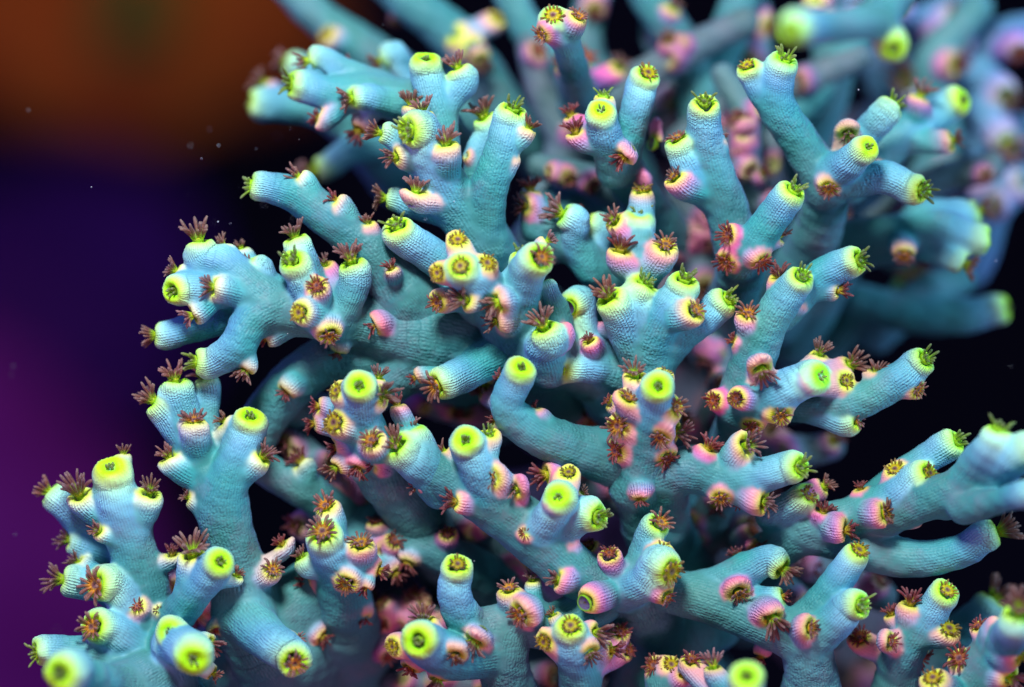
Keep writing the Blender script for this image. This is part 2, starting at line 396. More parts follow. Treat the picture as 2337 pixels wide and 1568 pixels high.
# ---------------------------------------------------------------- polyps
def tube_rings(path, rads, sides):
    path = [Vector(p) for p in path]; rings = []; a = None
    for i, p in enumerate(path):
        t = (path[min(i + 1, len(path) - 1)] - path[max(i - 1, 0)]).normalized()
        if a is None: a = t.orthogonal().normalized()
        a = (a - t * a.dot(t)).normalized(); b = t.cross(a)
        rings.append([p + (a * math.cos(2 * math.pi * k / sides) + b * math.sin(2 * math.pi * k / sides)) * rads[i] for k in range(sides)])
    return rings
def make_polyp(kind, seed):
    """one animal: column, oral disc and its ring of tentacles in one connected mesh, unit = radius of the cup"""
    R = random.Random(seed * 31 + ord(kind)); verts, faces, cols = [], [], []
    brown = c3(.29, .10, .08); tipc = c3(.40, .24, .22); green = c3(.46, .78, .01); orange = c3(.95, .42, .02); mouth = c3(.14, .035, .06)
    if kind in 'rx': brown, tipc, green, orange = c3(.27, .045, .05), c3(.36, .14, .14), c3(.62, .55, .02), c3(.62, .16, .03)
    if kind in 'gt': brown, tipc = c3(.24, .34, .04), c3(.30, .32, .17)
    if kind == 'y': brown, tipc, orange = c3(.30, .17, .03), c3(.32, .20, .12), c3(.85, .64, .01)
    # column and disc as a lathe
    N = 24
    if kind in 'ex':   prof = [(.30, -.5, green), (.33, -.1, green), (.36, .18, green), (.44, .36, green * .6 + orange * .4), (.36, .42, brown * .5 + orange * .5), (.16, .36, mouth), (.03, .30, mouth)]
    elif kind in 'fry': prof = [(.34, -.5, green), (.46, -.1, green), (.56, .10, orange), (.46, .17, orange), (.30, .15, orange * .6 + brown * .4), (.13, .15, mouth * 2), (.03, .06, mouth)]
    elif kind == 'g':  prof = [(.30, -.5, green), (.42, -.2, c3(.5, .8, .02)), (.46, .02, c3(.5, .8, .02)), (.36, .03, green), (.16, -.02, brown), (.03, -.1, mouth)]
    elif kind == 'o':  prof = [(.40, -.4, green), (.60, -.05, c3(.5, .8, .02)), (.66, .12, c3(.42, .9, .02)), (.60, .16, c3(.42, .9, .02)), (.53, .05, c3(.16, .06, .3)), (.2, .02, c3(.20, .10, .34)), (.03, -.04, mouth)]
    else:              prof = [(.22, -.8, green), (.24, -.5, green), (.20, -.4, green), (.03, -.45, green)]
    for r_, z_, c_ in prof:
        for k in range(N):
            a = 2 * math.pi * k / N; q = 1 + .05 * math.sin(3 * a + seed) + .04 * math.sin(12 * a)
            verts.append((math.cos(a) * r_ * q, math.sin(a) * r_ * q, z_)); cols.append(c_)
    for i in range(len(prof) - 1):
        for k in range(N):
            a, b = i * N + k, i * N + (k + 1) % N
            faces.append((a, b, b + N, a + N))
    faces.append(tuple((len(prof) - 1) * N + k for k in range(N)))
    nt = {'e': 15, 'x': 15, 'f': 15, 'r': 15, 'y': 13, 'g': 9, 't': 5, 'o': 0}[kind]
    rootring = {'e': 3, 'x': 3, 'f': 2, 'r': 2, 'y': 2, 'g': 2, 't': 1}.get(kind, 1)
    lean = R.uniform(-.25, .25); leana = R.uniform(0, 6.28)
    for j in range(nt):
        a = 2 * math.pi * (j + R.uniform(-.25, .25)) / nt; alt = j % 2
        ca, sa = math.cos(a), math.sin(a)
        if kind in 'ex':   r0, z0, L, el0, el1 = .36 - .1 * alt, .36, R.uniform(.85, 1.7), R.uniform(50, 75) + 8 * alt, R.uniform(0, 75)
        elif kind in 'fr': r0, z0, L, el0, el1 = .44 - .1 * alt, .10, R.uniform(.55, 1.1), R.uniform(22, 52) + 16 * alt, R.uniform(-25, 60)
        elif kind == 'y':  r0, z0, L, el0, el1 = .44 - .06 * alt, .08, R.uniform(.34, .66), R.uniform(15, 45) + 10 * alt, R.uniform(-5, 55)
        elif kind == 'g':  r0, z0, L, el0, el1 = .34 - .1 * alt, -.05, R.uniform(.3, 1.0), R.uniform(52, 84), R.uniform(25, 85)
        else:              r0, z0, L, el0, el1 = .10, -.5, R.uniform(.35, .65), R.uniform(70, 88), R.uniform(60, 88)
        el1 += 30 * lean * math.cos(a - leana)
        tw = R.uniform(-.6, .6); S = 7; p = Vector((ca * r0, sa * r0, z0)); path = [p.copy()]
        for i in range(S):
            f = (i + .5) / S; el = math.radians(el0 + (el1 - el0) * f); aa = a + tw * f
            p = p + Vector((math.cos(aa) * math.cos(el), math.sin(aa) * math.cos(el), math.sin(el))) * (L / S); path.append(p.copy())
        wd = {'e': .118, 'x': .115, 'f': .108, 'r': .11, 'y': .088, 'g': .088, 't': .08}[kind] * R.uniform(.88, 1.12)
        prof_r = [wd * v for v in (.80, .84, .90, .98, 1.06, 1.10, 1.0, .56)]
        rings = tube_rings(path, prof_r, 7); base = len(verts)
        for i, rg in enumerate(rings):
            f = i / S
            c_ = (green if kind in 'ex' else orange if kind in 'fry' else green)
            c_ = c_ * (1 - min(1, f * 2.6)) + brown * min(1, f * 2.6); c_ = c_ * (1 - max(0, f - .55) * 1.6) + tipc * max(0, f - .55) * 1.6
            for v in rg: verts.append(tuple(v)); cols.append(c_)
        for i in range(S):
            for k in range(7):
                x0, x1 = base + i * 7 + k, base + i * 7 + (k + 1) % 7
                faces.append((x0, x1, x1 + 7, x0 + 7))
        faces.append(tuple(base + S * 7 + k for k in range(7)))
        kk = int(round(a / (2 * math.pi) * N)) % N           # web joining the tentacle to the disc
        faces.append((rootring * N + kk, rootring * N + (kk + 1) % N, base))
    me = bpy.data.meshes.new("polyp"); me.from_pydata(verts, [], faces); me.validate()
    me.polygons.foreach_set("use_smooth", [True] * len(me.polygons))
    at = me.attributes.new("tissue", 'FLOAT_COLOR', 'POINT')
    at.data.foreach_set("color", np.hstack([np.clip(np.array(cols), 0, 1), np.ones((len(cols), 1))]).astype(np.float32).ravel())
    me.materials.append(MAT_POLYP); me.update()
    return me
POLYPS = {k: [make_polyp(k, i) for i in range(4 if k in 'efr' else 3)] for k in 'exfrygto'}

def link(name, data, parent=None):
    o = bpy.data.objects.new(name, data); C.collection.objects.link(o)
    if parent is not None:
        o.parent = parent
        if parent.type == 'EMPTY': o.matrix_parent_inverse = Matrix.Translation(-parent.location)
    return o
def add_polyp(t, parent):
    k = t.polyp
    if k == '-': return
    o = link("polyp", rnd.choice(POLYPS[k]), parent)
    off = {'e': -.28, 'x': -.28, 'f': -.12, 'r': -.12, 'y': -.18, 'g': -.12, 't': .02, 'o': -.08}[k]
    o.location = (t.hc + t.n * t.r * off) / U
    q = Vector(t.n).to_track_quat('Z', 'Y'); o.rotation_mode = 'QUATERNION'
    from mathutils import Quaternion
    o.rotation_quaternion = q @ Quaternion((0, 0, 1), rnd.uniform(0, 6.28))
    s = t.r / U * {'e': .80, 'x': .80, 'f': .76, 'r': .78, 'y': .84, 'g': .88, 't': .92, 'o': .85}[k] * (rnd.uniform(.93, 1.06) if k in 'gto' else rnd.uniform(.72, 1.12)); o.scale = (s, s, s * rnd.uniform(.92, 1.1))
    g = rnd.uniform(.82, 1.18); o.color = (g * rnd.uniform(.93, 1.08), g, g * rnd.uniform(.9, 1.15), 1)

def thing(name, label, cat, group=None, loc=(0, 0, 0)):
    o = link(name, None); o.location = loc; o['label'] = label; o['category'] = cat
    if group: o['group'] = group
    return o

def split_roots(specs):
    """the stretch of every limb that runs back to the base of the colony is taken out and skinned apart"""
    roots, out = [], []
    for spec, h, dull in specs:
        keep = []
        for ln in spec.strip().splitlines():
            if ln[0] == 'L':
                e = ln[1:].split(';')
                if len(e) > 2 and float(e[0].split()[2]) <= -240:
                    roots.append('L' + ';'.join(e[:2])); ln = 'L' + ';'.join(e[1:])
            keep.append(ln)
        out.append(('\n'.join(keep), h, dull))
    return '\n'.join(roots), out
def build_cluster(root, spec, h=3.0, dull=0.0, k=5.8, tint=None, fuse=False):
    """spec: text table. B = branch 'x y z r; ...| ang tilt polyp', L = limb without mouth, c = corallite"""
    tubes, axis = [], []
    for ln in spec.strip().splitlines():
        ln = ln.split('#')[0].strip()
        if not ln: continue
        if ln[0] in 'BL':
            body, _, tail = ln[1:].partition('|')
            ent = [[float(v) for v in e.split()] for e in body.split(';')]
            pts, rad = [], []
            for x, y, z, r in ent:
                p, f = place(x, y, z); pts.append(p); rad.append(r * f * .92)
            for i in range(len(ent) - 1):
                for t in np.linspace(0, .62 if ln[0] == 'B' and i == len(ent) - 2 else 1, 12):
                    e = np.array(ent[i]) * (1 - t) + np.array(ent[i + 1]) * t; axis.append((e[0], e[1], e[2], len(tubes)))
            if ln[0] == 'B':
                a = tail.split(); n = facing(float(a[0]), float(a[1])); pk = float(a[3]) if len(a) > 3 else 0
                rad[-1] *= 1.17; c, r = pts[-1], rad[-1]
                b = c - n * r * 1.15
                # keep the bend soft: drop a knot that would sit too close to the straight end
                if len(pts) > 2 and np.linalg.norm(pts[-2] - b) < r * 0.9: pts.pop(-2); rad.pop(-2)
                pts.insert(-1, b); rad.insert(-1, r * .95)
                tubes.append(Tube(pts, rad, n, True, 'branch', pk, a[2]))
            else:
                tubes.append(Tube(pts, rad, None, False, 'branch'))
        else:
            a = ln[1:].split(); x, y, z, r, bx, by, ang, tilt = [float(v) for v in a[:8]]; r *= 1.03
            pk = float(a[9]) if len(a) > 9 else 0.15
            ax = min(axis, key=lambda q: (q[0] - bx) ** 2 + (q[1] - by) ** 2)
            n = facing(ang, tilt); c, f = place(x, y, z); r *= f; b, _ = place(ax[0], ax[1], ax[2])
            if math.hypot(ax[0] - bx, ax[1] - by) > 45: print("far corallite", ln)
            cl = min(float(v.dist(*[np.array([w_]) for w_ in c], want=True)[0][0]) for v in tubes if v.kind == 'branch')
            if cl < .45 * r: c = c + n * min(.45 * r - cl, 1.5 * r)      # never let a mouth sink into the limb it grows on
            d = c - b; dl = np.linalg.norm(d); d = d / max(dl, 1e-3)
            if dl < r * 1.2: b = c - (d * .5 + n * .5) * r * 1.8
            bend = c - (d * .75 + n * .45) * min(dl * .45, r * 1.1)
            # the lip is widest just under the mouth
            tubes.append(Tube([b, bend, c], [r * .86, r * .97, r * 1.0], n, True, 'corallite', pk, a[8], parent=ax[3]))
    V, quads, nrm, own = skin(tubes, h, k)
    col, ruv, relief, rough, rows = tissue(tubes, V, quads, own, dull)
    if tint is not None: col = col * (1 - tint[3]) + tint[3] * np.array(tint[:3]) * (col.mean(1)[:, None] * 1.4 + .3)
    fo = own[quads]
    fo = np.where((fo[:, 0] == fo[:, 1]) | (fo[:, 0] == fo[:, 2]), fo[:, 0], np.where(fo[:, 1] == fo[:, 2], fo[:, 1], fo[:, 3]))
    if fuse:                                       # past the limit of singly modelled cups: cups stay in their limb, polyps become one part
        for i, t in enumerate(tubes):
            if t.kind != 'branch': fo[fo == i] = t.parent
    for i, t in enumerate(tubes):
        if t.kind == 'branch': continue
        w_ = np.nonzero(fo == i)[0]; f = quads[w_]
        if len(f) < 4: continue
        u, inv = np.unique(f, return_inverse=True); inv = inv.reshape(f.shape); lab = np.arange(len(u))
        for _ in range(200):
            m_ = lab[inv].min(1); new = lab.copy()
            for j in range(4): np.minimum.at(new, inv[:, j], m_)
            new = new[new]
            if (new == lab).all(): break
            lab = new
        fl = lab[inv[:, 0]]; ids, cn = np.unique(fl, return_counts=True)
        if len(ids) > 1: fo[w_[fl != ids[cn.argmax()]]] = t.parent
    objs = {}
    order = [i for i, t in enumerate(tubes) if t.kind == 'branch'] + [i for i, t in enumerate(tubes) if t.kind != 'branch']
    for i in order:
        t = tubes[i]; f = quads[fo == i]
        par = root if t.kind == 'branch' else objs.get(t.parent, root)
        if len(f) < 4:
            objs[i] = par
            if t.kind == 'branch' and t.polyp == '-': continue
        else:
            u, inv = np.unique(f, return_inverse=True); inv = inv.reshape(f.shape)
            me = mesh_from(t.kind, V[u], inv, nrm[u], col[u], ruv[u], relief[u], rough[u], rows[u])
            objs[i] = link(t.kind, me, par)
        if not fuse: add_polyp(t, objs[i] if t.kind == 'branch' else par)
    if fuse:
        VV, FF, CC, n0 = [], [], [], 0
        for t in tubes:
            if t.polyp == '-': continue
            me = rnd.choice(POLYPS[t.polyp]); n = len(me.vertices)
            co = np.empty(n * 3, np.float32); me.vertices.foreach_get("co", co)
            cc = np.empty(n * 4, np.float32); me.attributes["tissue"].data.foreach_get("color", cc)
            m3 = np.array(Vector(t.n).to_track_quat('Z', 'Y').to_matrix()) * (t.r / U * .78)
            VV.append(co.reshape(-1, 3) @ m3.T + (t.hc - t.n * t.r * .2) / U); CC.append(cc.reshape(-1, 4))
            FF += [tuple(v + n0 for v in p_.vertices) for p_ in me.polygons]; n0 += n
        if n0:
            me = bpy.data.meshes.new("polyp_cluster"); me.from_pydata(np.vstack(VV).tolist(), [], FF)
            at = me.attributes.new("tissue", 'FLOAT_COLOR', 'POINT'); at.data.foreach_set("color", np.vstack(CC).ravel())
            me.polygons.foreach_set("use_smooth", [True] * len(me.polygons)); me.materials.append(MAT_POLYP)
            o = link("polyp_cluster", me, root); o['kind'] = 'stuff'
    return len(V)

# ---------------------------------------------------------------- the colony, cluster by cluster
A = """
L 520 1500 -260 90; 400 1560 -120 100; 320 1500 -60 92; 300 1440 -50 78
B 330 1440 -70 76; 325 1350 -55 70; 300 1240 -20 58; 270 1150 10 54; 250 1060 45 46 | 96 42 t
c 176 1124 10 35 275 1210 110 32 e 0
c 344 1118 30 36 300 1220 78 28 e 0
B 245 1240 -90 40; 180 1190 -80 38; 108 1120 -70 35 | 142 0 e
B 270 1270 -90 38; 215 1250 -85 36; 155 1232 -80 29 | 158 -5 e
c 222 1213 40 20 285 1240 135 30 e 0
c 398 1262 -20 24 330 1290 88 15 x .3
c 283 1035 -5 20 262 1090 92 -5 e 0
B 320 1420 -60 55; 290 1370 -10 48; 250 1340 20 45; 215 1335 45 42 | 178 48 f
B 300 1380 -60 44; 240 1340 -40 42; 190 1325 -30 42; 138 1322 -15 37 | 170 5 e
c 180 1287 -40 26 250 1340 150 0 e 0
B 330 1500 -40 70; 280 1460 0 56; 235 1435 50 46; 207 1430 85 42 | 165 62 f
B 300 1540 -20 70; 220 1500 10 48; 130 1485 30 40; 76 1490 50 36 | 185 25 g
B 320 1600 20 90; 240 1570 130 60; 170 1545 210 52; 130 1540 260 50 | 190 70 t
B 400 1540 -20 52; 385 1490 50 40; 386 1440 120 34 | 90 80 t
B 380 1480 -30 60; 400 1470 60 50; 425 1490 130 48; 440 1508 180 47 | -60 76 t
B 350 1480 -60 52; 400 1410 -10 44; 450 1350 50 41; 505 1280 130 38 | 38 62 t
c 440 1258 60 38 430 1370 88 30 e .1
c 315 1388 20 25 330 1400 100 60 r .5
c 365 1397 5 15 340 1400 90 60 f .3
c 545 1312 40 21 480 1320 60 10 e 0
c 482 1468 40 24 430 1475 -25 15 e 0
c 490 1540 60 22 440 1530 -30 10 e 0
L 300 1640 40 110; 270 1600 60 80; 330 1560 30 80
L 420 1660 -20 90; 390 1560 -30 60; 370 1480 -40 60
"""
Bc = """
L 760 1560 -300 110; 640 1500 -150 120; 575 1420 -85 92; 560 1360 -60 78
L 600 1440 -110 90; 690 1370 -130 85; 760 1300 -150 70
B 560 1370 -60 80; 540 1270 -30 62; 510 1170 0 64; 530 1060 25 46; 573 942 50 41 | 78 40 t
B 510 1180 -5 60; 460 1050 -5 44; 420 950 0 42; 397 862 5 41 | 98 8 e
B 490 1080 -40 34; 475 960 -45 28; 464 858 -45 27 | 112 8 e
B 500 1160 -10 52; 440 1030 -10 42; 395 970 -5 40; 347 912 0 38 | 138 5 e
c 442 957 60 34 465 1050 92 14 f .25
c 512 956 0 25 490 1040 135 8 e .2
c 380 1042 20 33 480 1110 118 12 e 0
c 602 1040 35 33 525 1110 42 18 e 0
c 428 1133 10 24 500 1180 150 15 e 0
B 555 1390 -60 74; 580 1430 10 60; 630 1475 80 50; 673 1516 135 42 | -50 68 f
c 668 1462 60 20 620 1460 20 20 e .2
c 625 1300 25 27 575 1330 62 48 f .4
c 648 1236 -10 25 560 1290 128 8 x .4
c 490 1440 -20 20 560 1420 -60 40 r .3
c 735 1455 -80 24 690 1400 -40 10 x .3
"""
Cc = """
L 860 1560 -330 90; 790 1430 -170 84; 780 1340 -80 62
L 840 1200 -180 60; 800 1290 -110 60; 780 1340 -80 62
B 785 1380 -100 66; 785 1320 -50 58; 760 1270 10 50; 735 1210 75 43 | 100 52 f
c 742 1150 10 34 785 1300 115 32 f .1
B 780 1300 -60 40; 730 1290 -30 34; 685 1268 -10 27 | 125 15 e
c 826 1238 50 36 790 1300 92 35 f .35
c 790 1334 50 35 785 1310 -120 50 f .3
c 834 1342 20 21 790 1320 -130 10 x .2
c 868 1302 0 27 800 1300 -20 15 x .4
c 905 1232 -90 28 830 1230 60 60 r .7
c 878 1250 -100 24 830 1240 -40 40 r .7
c 905 1310 -100 26 830 1260 -50 20 x .4
c 830 1380 -80 26 800 1370 -90 10 x .4
c 700 1330 -80 24 780 1320 190 10 x .4
"""
E = """
L 1120 900 -330 110; 980 790 -170 105; 880 750 -90 72; 780 725 -35 55
B 780 730 -35 54; 680 715 -10 55; 610 690 0 58; 520 610 5 48; 452 545 10 37 | 102 5 e
B 610 690 0 50; 530 665 5 44; 455 660 25 42; 388 665 60 37 | 195 52 t
c 400 618 -10 25 470 660 150 5 e 0
c 484 655 70 30 570 675 168 10 e .15
c 437 722 45 27 500 680 205 10 e .2
B 600 710 -20 44; 500 732 -40 38; 420 750 -45 36; 350 765 -45 33 | 184 0 e
B 640 700 5 50; 575 735 25 50; 540 790 40 43; 490 826 40 40; 440 826 20 36 | 178 10 g
B 640 680 -20 46; 600 640 -10 38; 570 602 0 25 | 165 -5 e
c 520 577 -15 25 560 630 130 0 e 0
c 548 563 -60 22 590 640 105 0 e 0
B 720 710 0 48; 695 650 40 40; 663 588 85 37 | 118 50 g .2
B 720 690 -20 44; 700 620 0 38; 672 537 15 33 | 108 8 e
c 724 650 90 30 725 710 120 62 r .35
c 680 712 110 35 740 725 188 58 y .3
B 760 740 -10 46; 795 690 20 36; 800 640 35 37; 800 590 45 37 | 104 18 e .3
c 752 768 65 36 745 735 -75 48 f .2
c 608 772 -10 27 680 740 185 0 x .2
c 562 848 30 24 548 790 -120 10 e .2
c 772 806 -30 22 790 750 -110 5 x .2
c 738 600 -30 27 760 680 118 20 e .8
L 900 790 -150 80; 730 830 -120 60; 620 930 -130 58; 580 1010 -150 50
c 655 890 -60 27 690 850 -130 5 x .2
L 780 930 -200 40; 700 940 -180 38; 600 960 -180 30
"""
Eb = """
L 860 1260 -260 60; 780 1180 -180 52; 700 1120 -140 48; 620 1080 -130 42; 560 1040 -150 40
c 690 1050 -100 28 690 1110 130 -10 x .1
"""
G = """
L 1250 760 -330 90; 1150 620 -130 64; 1110 540 -65 60
B 1110 560 -60 62; 1050 480 -35 62; 1005 405 -5 56; 975 340 30 50; 925 298 95 43 | 185 48 g
B 1000 400 -30 46; 1010 310 -50 42; 985 220 -48 40; 971 126 -40 38 | 92 32 t
B 1005 330 -50 36; 1022 240 -55 33; 1042 150 -52 32 | 118 6 e .1
c 966 264 30 30 985 340 100 12 e 0
c 1018 328 70 35 1020 410 96 24 e .1
c 935 236 -25 28 985 300 100 12 e 0
B 960 380 -20 34; 910 330 0 28; 862 302 10 27 | 165 5 e
c 898 356 45 27 970 370 185 22 e 0
c 942 432 45 33 1030 455 82 10 e .25
B 1010 480 -50 40; 940 470 -50 32; 876 452 -45 27 | 172 0 e
B 1105 560 -50 48; 1115 440 0 46; 1145 340 15 43; 1173 240 30 38 | 72 28 g
c 1208 292 25 25 1150 340 62 8 e 0
c 1168 376 20 22 1125 430 85 0 e .1
B 1090 440 -90 36; 1092 350 -85 33; 1102 262 -80 33 | 112 15 e .25
c 1074 358 -60 14 1100 400 160 20 f .3
"""
G2 = """
L 1420 860 -330 80; 1400 650 -150 50; 1320 570 -110 46; 1230 520 -130 45
B 1350 620 -100 38; 1315 550 -70 34; 1278 486 -40 33 | 152 10 e .85
c 1196 464 -90 30 1240 520 178 22 x .75
c 1210 432 -110 26 1240 510 100 10 x .4
B 1380 640 -140 34; 1360 570 -120 32; 1335 505 -110 32 | 155 10 x .9
c 1245 590 -130 24 1280 560 200 10 x .5
L 1180 600 -250 60; 1300 440 -260 55; 1480 500 -280 60
"""
Hc = """
L 1100 420 -260 60; 1010 300 -170 56; 930 235 -140 58
B 930 235 -140 56; 850 215 -125 50; 760 213 -110 43; 656 190 -95 38 | 172 22 g
B 880 200 -160 38; 790 165 -150 32; 700 140 -140 27 | 195 5 e
c 724 274 -90 27 800 230 160 -5 x .3
B 930 240 -120 42; 870 232 -80 33; 800 226 -60 28 | 186 15 e .3
B 980 240 -230 40; 930 175 -230 34; 866 140 -225 30 | 205 0 e
c 795 160 -190 26 840 190 140 10 x .3
c 815 300 -130 26 860 240 -120 10 x .3
"""
Hb = """
L 900 420 -420 50; 800 300 -330 45; 720 245 -300 42
B 740 245 -300 42; 640 238 -290 40; 565 237 -285 38 | 180 8 t
c 600 192 -300 26 650 230 140 10 e .7
B 760 220 -340 34; 700 160 -330 32; 650 140 -330 30 | 160 0 e
B 900 330 -330 40; 800 345 -300 36; 716 390 -290 30 | 200 10 e .2
"""
I = """
L 1150 900 -330 110; 1000 770 -150 105; 930 680 -85 82
B 930 680 -85 80; 860 590 -55 62; 780 520 -40 52; 680 450 -30 45; 567 424 -25 34 | 176 0 g
c 690 408 -15 27 730 480 150 0 e 0
c 775 462 -10 27 810 530 150 0 x .1
c 843 525 -20 22 860 580 105 15 e .3
c 893 612 30 20 900 640 112 15 x .3
"""
J = """
L 1330 980 -300 90; 1240 830 -120 80; 1170 750 -60 78
B 1180 760 -60 78; 1140 700 -20 62; 1100 650 70 48; 1049 605 155 38 | 120 66 y
B 1100 690 -60 60; 1010 600 -15 46; 950 555 15 42; 902 507 50 39 | 116 44 g
c 1042 540 100 32 1085 620 92 50 y .1
c 992 622 120 30 1070 640 182 55 y .3
c 1112 597 120 29 1110 655 65 58 y .1
c 995 690 60 30 1090 680 205 50 f .2
c 1062 686 105 29 1110 680 165 35 e 0
c 1134 690 110 32 1150 700 -160 15 e .25
c 1128 732 70 34 1170 740 -165 5 e .3
B 1180 720 -10 46; 1180 650 40 42; 1196 575 70 36 | 88 28 g
B 1180 700 0 50; 1200 635 70 44; 1238 585 150 42 | 35 60 f
c 1250 548 50 22 1200 620 40 0 e 0
B 1250 840 -40 50; 1240 790 20 45; 1238 740 75 39 | 115 28 e .4
B 1290 820 -40 38; 1275 720 -10 30; 1245 640 0 20 | 115 -20 -
B 1400 900 -170 80; 1370 820 -110 66; 1330 760 -60 42; 1297 702 -20 35 | 205 42 o .8
c 1290 758 40 28 1260 800 165 22 x .8
c 1345 775 10 24 1360 800 118 28 x .9
B 1430 860 -110 56; 1360 842 -50 40; 1282 842 -20 32 | 182 18 o .8
L 1440 800 -160 70; 1400 850 -150 80; 1240 830 -120 60
"""
Jb = """
L 1250 900 -300 90; 1150 810 -130 66; 1000 770 -110 96; 880 760 -80 66; 790 740 -80 48
L 1000 800 -130 90; 910 850 -120 66; 850 900 -140 50
B 1200 760 -100 52; 1130 810 -50 50; 1060 855 -5 46; 990 882 35 39 | 200 28 f .45
c 945 862 -20 20 1060 855 205 5 x .1
c 850 742 -5 31 880 760 212 15 x .75
c 1100 880 -90 28 1090 830 -110 10 e .3
"""
K = """
L 1050 1320 -300 90; 950 1180 -140 74; 880 1090 -70 64
B 880 1100 -60 62; 850 1020 0 52; 826 940 60 44; 819 878 150 38 | 95 78 t
c 764 888 95 29 830 940 145 45 y .1
c 874 900 85 32 830 930 25 40 e .15
c 866 858 40 22 830 920 80 10 e .1
c 757 963 85 37 835 985 160 55 y .1
c 722 925 -10 24 820 960 178 5 x .3
c 712 965 -30 24 830 1000 190 5 x .3
c 848 1004 105 35 855 1030 125 45 f .1
B 1010 1110 -20 58; 960 1060 30 52; 900 1011 75 41 | 132 34 e .1
B 990 1090 0 44; 960 1030 20 38; 940 975 30 34 | 112 10 e .7
c 918 955 30 22 950 1010 110 0 x .4
c 868 1052 30 27 880 1080 190 10 x .6
c 760 1068 10 26 860 1080 -140 20 e .3
c 765 1020 0 26 850 1030 200 0 x .3
c 815 1060 20 24 870 1080 -110 10 x .5
L 880 1090 -70 60; 830 1040 -30 50; 850 1010 0 50
"""
Lc = """
L 1500 1420 -300 90; 1380 1350 -90 70; 1290 1290 -20 62
L 1440 1330 -50 55; 1370 1335 -20 60; 1290 1290 -10 62; 1220 1220 -10 74; 1140 1160 0 68; 1040 1105 10 56; 960 1060 20 48
B 1150 1170 0 60; 1110 1100 50 50; 1080 1050 90 43; 1062 1000 130 40 | 105 66 t
c 1116 984 70 31 1105 1060 98 30 g 0
c 1018 1035 10 22 1090 1090 150 0 e 0
c 1135 1084 85 35 1140 1140 185 42 f .35
c 1176 1110 75 32 1160 1150 190 18 e .6
c 968 1105 20 20 1040 1110 195 0 e .5
c 1050 1148 50 27 1110 1150 168 12 x .5
B 1220 1230 0 54; 1255 1180 60 42; 1274 1132 130 38 | 110 76 t
c 1300 1070 60 31 1260 1150 92 42 y .1
B 1240 1220 -10 50; 1300 1180 30 43; 1372 1181 75 41 | -5 42 g
c 1328 1125 10 22 1300 1180 35 5 e .2
c 1240 1078 10 32 1255 1160 190 15 x .85
c 1308 1252 20 22 1290 1290 118 8 x .5
c 1268 1326 60 31 1300 1300 155 8 e .6
c 1197 1218 62 16 1210 1215 90 80 r .3
"""
D = """
L 1240 1460 -360 80; 1130 1330 -200 64; 1020 1270 -140 54; 920 1230 -140 52; 830 1230 -160 44
c 1022 1216 -70 25 1020 1250 95 50 r .7
c 930 1285 -90 24 950 1260 -110 20 x .3
c 855 1190 -100 24 880 1220 100 20 r .5
"""
M = """
L 1540 1160 -300 80; 1440 1070 -100 62; 1370 1030 -40 58
B 1400 1050 -60 66; 1290 1015 -10 58; 1210 980 25 50; 1158 925 65 42; 1168 870 100 39; 1192 835 130 37 | 68 56 t
c 1128 962 20 24 1180 980 140 5 x .1
c 1142 860 50 16 1170 890 150 0 x .3
c 1232 954 35 25 1260 1000 128 5 x .6
c 1099 890 -110 26 1160 980 150 5 x .4
"""
M2 = """
L 1560 1360 -340 80; 1480 1200 -140 66; 1460 1110 -50 60
B 1450 1110 -60 66; 1475 1030 -10 52; 1488 950 50 45; 1502 880 155 39 | 95 78 t
c 1428 902 90 32 1485 950 60 35 f .3
c 1446 850 60 30 1485 940 100 38 e .3
c 1521 848 60 29 1488 940 60 42 y .1
c 1536 928 80 34 1490 965 15 45 f .2
c 1405 968 60 35 1475 1010 190 60 f .45
c 1385 912 10 26 1480 970 150 20 r .5
c 1512 988 70 34 1478 1030 -120 40 f .3
c 1548 982 20 30 1485 1010 -10 28 e .6
c 1400 1026 20 34 1470 1050 190 48 r .5
c 1528 1045 30 30 1470 1060 -60 40 r .5
c 1462 1140 20 24 1455 1090 -90 5 x .6
"""
M3 = """
L 1620 1400 -360 80; 1520 1200 -160 60; 1520 1100 -50 56
B 1500 1085 -50 58; 1580 1072 -15 60; 1660 1092 5 52; 1755 1080 40 43; 1832 1066 80 38 | 8 48 g
c 1708 1010 60 38 1670 1075 18 45 e .25
c 1608 1032 20 27 1610 1072 60 15 x .8
c 1748 1152 50 37 1690 1095 -5 32 e .4
c 1645 1140 40 30 1640 1095 -100 48 f .6
c 1692 1150 5 22 1680 1100 -80 20 r .4
"""
N = """
L 1530 1060 -330 60; 1490 940 -150 56; 1480 840 -50 62
B 1480 860 -50 60; 1485 790 -15 54; 1520 710 25 45; 1566 630 50 38 | 70 34 g
B 1480 800 -25 46; 1475 720 5 43; 1475 640 25 38 | 62 16 g
B 1465 830 -40 48; 1430 760 0 45; 1385 672 60 40 | 126 34 e .05
B 1480 760 -60 40; 1458 620 -40 38; 1460 482 -25 35 | 88 24 g
c 1466 438 -50 31 1460 500 90 20 y .1
c 1411 567 0 33 1455 640 78 18 x .5
c 1398 500 -30 29 1455 560 130 35 e .7
c 1523 555 15 36 1465 640 85 42 f .4
c 1592 708 85 36 1520 720 40 42 f .1
B 1500 820 -50 46; 1560 760 -15 42; 1610 730 0 38; 1668 678 15 36 | 36 30 g
c 1379 618 -140 24 1440 700 95 60 o 0
c 1330 740 -100 20 1420 760 120 10 r .6
"""
